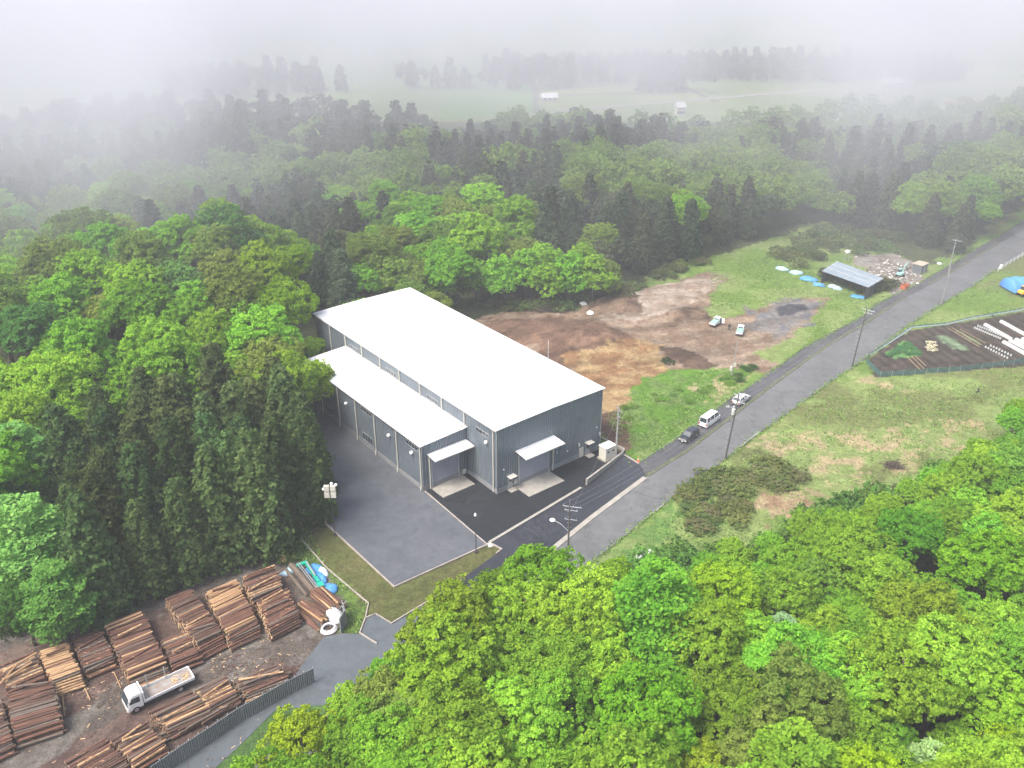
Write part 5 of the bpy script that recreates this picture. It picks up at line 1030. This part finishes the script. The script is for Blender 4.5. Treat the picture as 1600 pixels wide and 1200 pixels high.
# ------------------------------------------------------------------ vegetable plot
plot = GL([(1353, 567), (1358, 556), (1416, 518), (1424, 512), (1478, 507), (1520, 497), (1588, 486), (1660, 470), (1700, 500), (1690, 562), (1600, 567), (1500, 580), (1375, 589)])
t = empty('net_fence', plot[0], 0, label='teal net fence on thin stakes round the vegetable plot', cat='fence'); m = mat('teal_net', (.06, .20, .18), .8, var=.3, scale=3)
n = m.node_tree.nodes; l = m.node_tree.links; tr = n.new('ShaderNodeBsdfTransparent'); mxs = n.new('ShaderNodeMixShader'); mxs.inputs[0].default_value = .55; l.new(tr.outputs[0], mxs.inputs[1]); l.new(n['Principled BSDF'].outputs[0], mxs.inputs[2]); l.new(mxs.outputs[0], n['Material Output'].inputs['Surface'])
b = MB(); sb = []
for i in range(len(plot)):
    p = plot[i] - plot[0]; q = plot[(i + 1) % len(plot)] - plot[0]; N_ = max(1, int((q - p).length / 2.2)); h_ = 1.1 if i in (0, 9, 10, 11, 12) else .55
    for k in range(N_):
        a = p + (q - p) * k / N_; c = p + (q - p) * (k + 1) / N_; b.add([(a.x, a.y, .02), (c.x, c.y, .02), (c.x, c.y, h_), (a.x, a.y, h_)], [(0, 1, 2, 3)]); sb.append((a, h_ + .15))
b.build('net', m, t)
for a, h_ in sb[:95]: b = MB(); b.tube([(a.x, a.y, 0), (a.x, a.y, h_)], .035, 4); b.build('stake', M_galv, t)
b = MB()
for p, q in zip(plot[1:7], plot[2:8]): u = (q - p).normalized(); v = Vector((-u.y, u.x, 0)) * .25; b.prism([p - v, q - v, q + v, p + v], .02, .12)
tag(b.build('sheet_edging', mat('grey_edging', (.26, .31, .33), .7)), 'pale blue sheet edging along the upper side of the vegetable plot', 'sheet')
M_tun = mat('white_fleece', (.42, .44, .43), .6, var=.08, scale=3)
def tunnel(a, c, label):
    p, q = G(*a), G(*c); L = (q - p).length; b = MB(); n_ = 10; N_ = max(4, int(L / .7))
    for k in range(N_ + 1):
        for i in range(n_ + 1): th = math.pi * i / n_; rr = .5 * (1 + .04 * (k % 2)); b.v.append((L * k / N_, math.cos(th) * rr, math.sin(th) * rr * 1.05))
    for k in range(N_):
        for i in range(n_): b.f.append((k * (n_ + 1) + i, k * (n_ + 1) + i + 1, (k + 1) * (n_ + 1) + i + 1, (k + 1) * (n_ + 1) + i)); b.m.append(0)
    b.f.append(tuple(range(n_ + 1))); b.f.append(tuple(range(N_ * (n_ + 1), (N_ + 1) * (n_ + 1)))); b.m += [0, 0]
    o = b.build('row_tunnel', M_tun, None, True); o.location = p; o.rotation_euler = (0, 0, math.atan2(q.y - p.y, q.x - p.x)); tag(o, label, 'row cover', 'white row covers in the vegetable plot')
tunnel((1539, 508), (1580, 531), 'short white row cover left of the others in the vegetable plot'); tunnel((1564, 503), (1640, 545), 'upper white row cover in the vegetable plot'); tunnel((1568, 535), (1640, 575), 'lowest of the parallel white row covers in the vegetable plot'); tunnel((1578, 533), (1650, 570), 'white row cover next to the lowest one in the vegetable plot'); tunnel((1587, 531), (1660, 566), 'white row cover second from the top of the parallel group'); tunnel((1597, 530), (1670, 560), 'white row cover at the right edge behind the parallel group')
for (a, c, n_) in (((1523, 513), (1566, 531), 13), ((1528, 510), (1570, 527), 12), ((1540, 543), (1578, 562), 9), ((1548, 541), (1584, 558), 8)):
    p, q = G(*a), G(*c)
    for k in range(n_): g = p + (q - p) * k / n_; b = MB(); b.tube([(0, 0, 0), (0, 0, .35)], [.22, .15], 8); o = b.build('plant_cap', M_tun); o.location = g; tag(o, 'small white plant cap in a dotted row of the vegetable plot', 'plant cap', 'white plant caps in the vegetable plot')
LV = []
for i in range(60):
    px = rnd.uniform(1388, 1437); py = 556 - rnd.random() ** .6 * (24 - abs(px - 1415) * .9); g = G(px, py); o = bpy.data.objects.new('leafy_plant', SHRUB[i % 3][0]); C.objects.link(o); o.location = g; o.scale = (.35, .35, .3); o.color = (.10, .25, .10, 1); tag(o, 'leafy green vegetable in the patch at the left end of the plot', 'vegetable', 'leafy vegetables in the left patch')
b = MB()
for i in range(60): p = G(1455 + rnd.uniform(-8, 8), 541 + rnd.uniform(-8, 8)); a = rnd.uniform(0, 6); b.box(-.45, .45, -.04, .04, .05, .12, 0, Matrix.Translation(p) @ Matrix.Rotation(a, 4, 'Z'))
tag(b.build('straw', mat('pale_straw', (.62, .58, .38), .9)), 'small heap of pale yellow straw in the middle of the plot', 'straw', None, 'stuff')
for i, (a, c) in enumerate((((1416, 556), (1440, 580)), ((1424, 556), (1444, 576)), ((1430, 556), (1447, 572)), ((1480, 512), (1530, 542)), ((1488, 512), (1534, 539)), ((1500, 514), (1540, 536)))):
    b = MB(); p = G(*a, .15); q = G(*c, .15); b.tube([p, q], .035, 5); tag(b.build('garden_cane', MATS['cut_wood']), 'thin garden canes laid on the bare soil of the plot' , 'cane', 'canes laid on the vegetable plot')
for i, (a, c) in enumerate((((1340, 585), (1343, 590)),)): pass
def bird(px, py, z, rz, label):
    g = G(px, py, z); b = MB(); b.tube([(-.32, 0, 0), (-.15, 0, .01), (.05, 0, .03), (.2, 0, .05), (.3, 0, .05)], [.03, .07, .09, .06, .015], 8)
    for s in (-1, 1): b.add([(.12, s * .05, .04), (-.1, s * .05, .04), (-.16, s * .45, .22), (.06, s * .42, .2), (-.12, s * .75, .14), (-.02, s * .74, .14), (.0, s * .25, .16), (-.0, s * .25, .12)], [(0, 1, 2, 3), (3, 2, 4, 5)])
    b.add([(-.3, -.04, 0), (-.3, .04, 0), (-.48, .09, -.01), (-.48, -.09, -.01)], [(0, 1, 2, 3)]); o = b.build('crow', M_black); o.location = g; o.scale = (1.3,) * 3; o.rotation_euler = (.2, 0, rz); tag(o, label, 'bird')
bird(1552, 494, 3, .5, 'black crow flying over the upper edge of the vegetable plot'); bird(1528, 612, 2, -.6, 'black crow flying low over the meadow below the vegetable plot')
# ------------------------------------------------------------------ thickets, hedge scrub and grass
def thicket(pts_px, n_, cols, label, group, smin=.7, smax=1.4, flat_=1.0, name='shrub'):
    P = [(p.x, p.y) for p in GL(pts_px)]; x0 = min(p[0] for p in P); x1 = max(p[0] for p in P); y0 = min(p[1] for p in P); y1 = max(p[1] for p in P); k = 0
    for i in range(n_ * 60):
        x = rnd.uniform(x0, x1); y = rnd.uniform(y0, y1)
        if inpoly(np.array([x]), np.array([y]), P)[0]:
            s = rnd.uniform(smin, smax); single(name, rnd.choice(SHRUB), Vector((x, y, gz(x, y))), s, jc(rnd.choice(cols), .2), label, group, flat_, 'shrub'); k += 1
            if k >= n_: break
BR = [(.14, .18, .055), (.12, .165, .05), (.17, .17, .08)]
thicket([(1060, 790), (1110, 745), (1190, 725), (1250, 745), (1265, 770), (1180, 775), (1120, 790)], 34, BR, 'dark olive bramble bush in the thicket beside the road bend', 'brambles beside the road', .9, 1.7, .45)
thicket([(1050, 815), (1080, 790), (1150, 785), (1180, 800), (1150, 830), (1080, 830)], 20, BR, 'brownish bramble bush in the lower part of the roadside thicket', 'brambles of the lower thicket', .8, 1.4, .42)
thicket([(1180, 420), (1200, 385), (1300, 360), (1400, 375), (1400, 395), (1310, 400), (1280, 420), (1230, 415)], 46, [(.12, .17, .06), (.15, .18, .07), (.10, .14, .05)], 'tangled green scrub bush behind the open shed', 'scrub bushes behind the shed', 1, 2.0, .9)
thicket([(1275, 430), (1300, 440), (1340, 460), (1400, 460), (1400, 445), (1380, 440), (1357, 455), (1290, 430)], 26, [(.07, .09, .04), (.09, .12, .04)], 'dark ivy-like bush wrapped round the foot of the open shed', 'bushes round the foot of the shed', .6, 1.1, 1.2)
thicket([(700, 470), (960, 465), (1000, 437), (1090, 402), (1110, 412), (1020, 448), (965, 480), (850, 486), (720, 487)], 55, [(.10, .13, .05), (.12, .13, .06), (.12, .18, .05)], 'green-brown scrub bush on the forest edge above the dirt lot', 'scrub bushes on the forest edge', .8, 1.6, .8)
thicket([(940, 640), (1000, 700), (985, 735), (960, 700), (1130, 620), (1170, 580), (1150, 575), (1090, 600)], 18, [(.12, .24, .03), (.14, .25, .05)], 'low bright green bush on the roadside bank near the parked cars', 'bushes on the roadside bank', .35, .7, .6)
thicket([(1150, 570), (1180, 575), (1170, 592), (1150, 600)], 8, [(.07, .14, .04)], 'dark green bush at the corner of the dirt lot entrance', 'bushes at the dirt lot corner', .4, .6, .8)
single('shrub', SHRUB[0], Vector(G(1042, 568)), .9, (.06, .09, .04), 'dark round bush on the brown soil of the dirt lot', None, .6, 'shrub')
thicket([(960, 880), (1040, 880), (1180, 850), (1300, 790), (1420, 770), (1500, 725), (1420, 800), (1250, 870), (1100, 910), (960, 920)], 42, [(.12, .24, .05), (.10, .20, .04)], 'leafy green bush along the meadow side of the front wood', 'bushes along the front wood', .9, 1.8, 1)
thicket([(435, 870), (450, 790), (470, 720), (485, 705), (478, 760), (470, 830), (455, 880)], 18, [(.06, .12, .03), (.08, .14, .03)], 'low green bush at the foot of the cedars beside the yard', 'bushes at the foot of the cedars', .6, 1.1, .8)
thicket([(-40, 1010), (150, 955), (260, 905), (430, 862), (430, 845), (250, 880), (0, 970)], 38, [(.045, .08, .025), (.06, .10, .03)], 'dark undergrowth bush behind the log stacks', 'undergrowth behind the log stacks', .9, 1.6, 1.1)
single('shrub', SHRUB[1], Vector(G(446, 876)), .6, (.40, .30, .16), 'small straw-coloured dead bush on the grass by the cedars', None, 1, 'shrub')
# meadow tufts: uncountable blades
CE = []; NO = []; TI = []
def tufts(poly, n_, h_):
    P = [(p.x, p.y) for p in GL(poly)]; x0 = min(p[0] for p in P); x1 = max(p[0] for p in P); y0 = min(p[1] for p in P); y1 = max(p[1] for p in P)
    x = R.uniform(x0, x1, n_); y = R.uniform(y0, y1, n_); k = fbm(x * .25, y * .25, 90, 3); ok = inpoly(x, y, P) & (R.uniform(.3, .75, n_) < k); x = x[ok]; y = y[ok]
    z = np.array([gz(a, c) for a, c in zip(x, y)]) + h_ * .3; CE.append(np.stack([x, y, z], 1)); v = R.normal(0, .8, (len(x), 3)); v[:, 2] = .8; NO.append(v / np.linalg.norm(v, axis=1, keepdims=True)); TI.append(R.uniform(.2, .9, len(x)))
tufts([(960, 870), (1140, 735), (1290, 620), (1420, 595), (1680, 560), (1680, 640), (1560, 690), (1430, 770), (1230, 860), (1060, 900)], 60000, .3)
tufts([(985, 735), (1130, 640), (1175, 590), (1130, 575), (1020, 600), (945, 650)], 16000, .3); tufts([(1200, 590), (1390, 470), (1300, 425), (1190, 400), (1110, 420), (1110, 490), (1280, 465), (1270, 520)], 26000, .3); tufts([(1350, 565), (1420, 512), (1590, 480), (1600, 440), (1520, 452)], 12000, .25)
tufts([(430, 870), (470, 790), (512, 890), (572, 945), (560, 990), (535, 990), (540, 945), (500, 880)], 9000, .25)
def fringe(px_pts, n_, off0, off1):
    P = GL(px_pts)
    for p_, q_ in zip(P, P[1:]):
        u_ = (q_ - p_); L = u_.length; u_.normalize(); k = int(n_ * L); t_ = R.uniform(0, L, k); o_s = R.uniform(off0, off1, k) * R.uniform(0, 1, k); x = p_.x + u_.x * t_ - u_.y * o_s; y = p_.y + u_.y * t_ + u_.x * o_s
        CE.append(np.stack([x, y, np.full(k, .14)], 1)); v = R.normal(0, .8, (k, 3)); v[:, 2] = .8; NO.append(v / np.linalg.norm(v, axis=1, keepdims=True)); TI.append(R.uniform(.2, .9, k))
fringe(right_edge[2:14], 14, -.6, 1.1); fringe(foot_out, 12, -1.0, .5); fringe([(1012, 744), (1075, 704), (1140, 654), (1202, 606), (1259, 564), (1301, 535), (1343, 511), (1390, 480)], 7, -.45, .45)
fringe([(510, 745), (472, 845), (512, 890), (576, 944)], 8, -.5, .5)
me = leaf_mesh('grass', np.concatenate(CE), np.concatenate(NO), .38, np.concatenate(TI), .8, .3); o = bpy.data.objects.new('grass', me); C.objects.link(o); o.color = (.18, .27, .075, 1); tag(o, 'tufts of meadow grass on the verges and fields', 'grass', None, 'stuff')
for o in list(C.objects):
    if 'group' in o and o['group'] is None: del o['group']
# ------------------------------------------------------------------ haze
def vol(name, x0, x1, y0, y1, z0, z1, build, label):
    b = MB(); b.box(x0, x1, y0, y1, z0, z1); m = bpy.data.materials.new(name); m.use_nodes = True; n = m.node_tree.nodes; n.clear(); l = m.node_tree.links
    out = n.new('ShaderNodeOutputMaterial'); build(n, l, out); o = b.build(name, m); tag(o, label, None, None, 'stuff'); o.display_type = 'WIRE'; return o
def hz(n, l, out):
    v = n.new('ShaderNodeVolumePrincipled'); v.inputs['Color'].default_value = (.80, .82, .87, 1); v.inputs['Density'].default_value = HAZE; v.inputs['Anisotropy'].default_value = 0.0; l.new(v.outputs[0], out.inputs['Volume'])
HAZE = .00045
vol('haze', -3500, 3500, -450, 3500, -3, 130, hz, 'thin even haze over the whole valley')
def fogb(n, l, out):
    v = n.new('ShaderNodeVolumePrincipled'); v.inputs['Color'].default_value = (.765, .775, .84, 1); v.inputs['Anisotropy'].default_value = 0.0
    g = n.new('ShaderNodeNewGeometry'); s = n.new('ShaderNodeSeparateXYZ'); l.new(g.outputs['Position'], s.inputs[0])
    def mr(src, a, b_, c, d): m = n.new('ShaderNodeMapRange'); m.interpolation_type = 'SMOOTHSTEP'; m.inputs['From Min'].default_value = a; m.inputs['From Max'].default_value = b_; m.inputs['To Min'].default_value = c; m.inputs['To Max'].default_value = d; l.new(src, m.inputs['Value']); return m.outputs[0]
    def op(o_, a, b_):
        m = n.new('ShaderNodeMath'); m.operation = o_
        for i, q in enumerate((a, b_)):
            if isinstance(q, (int, float)): m.inputs[i].default_value = q
            else: l.new(q, m.inputs[i])
        return m.outputs[0]
    nz = n.new('ShaderNodeTexNoise'); nz.inputs['Scale'].default_value = .015; nz.inputs['Detail'].default_value = 4; l.new(g.outputs['Position'], nz.inputs['Vector'])
    nn = mr(nz.outputs['Fac'], .39, .65, .22, 1.95)
    yf = mr(s.outputs['Y'], 150, 330, .02, 1)
    zf = mr(s.outputs['Z'], 5, 60, .6, 1.3)
    d = op('MULTIPLY', op('MULTIPLY', yf, nn), op('MULTIPLY', zf, .0058))
    # drifting bank over the left wood
    xl = mr(s.outputs['X'], -35, -110, 0, 1); yl = op('MULTIPLY', mr(s.outputs['Y'], 130, 200, 0, 1), mr(s.outputs['Y'], 420, 300, 0, 1)); zl = mr(s.outputs['Z'], 6, 26, .1, 1)
    d2 = op('MULTIPLY', op('MULTIPLY', xl, yl), op('MULTIPLY', zl, op('MULTIPLY', nn, .0045)))
    l.new(op('ADD', d, d2), v.inputs['Density']); l.new(v.outputs[0], out.inputs['Volume'])
vol('fog', -900, 900, 125, 1500, -2, 110, fogb, 'bank of white fog rolling over the far woods and fields')
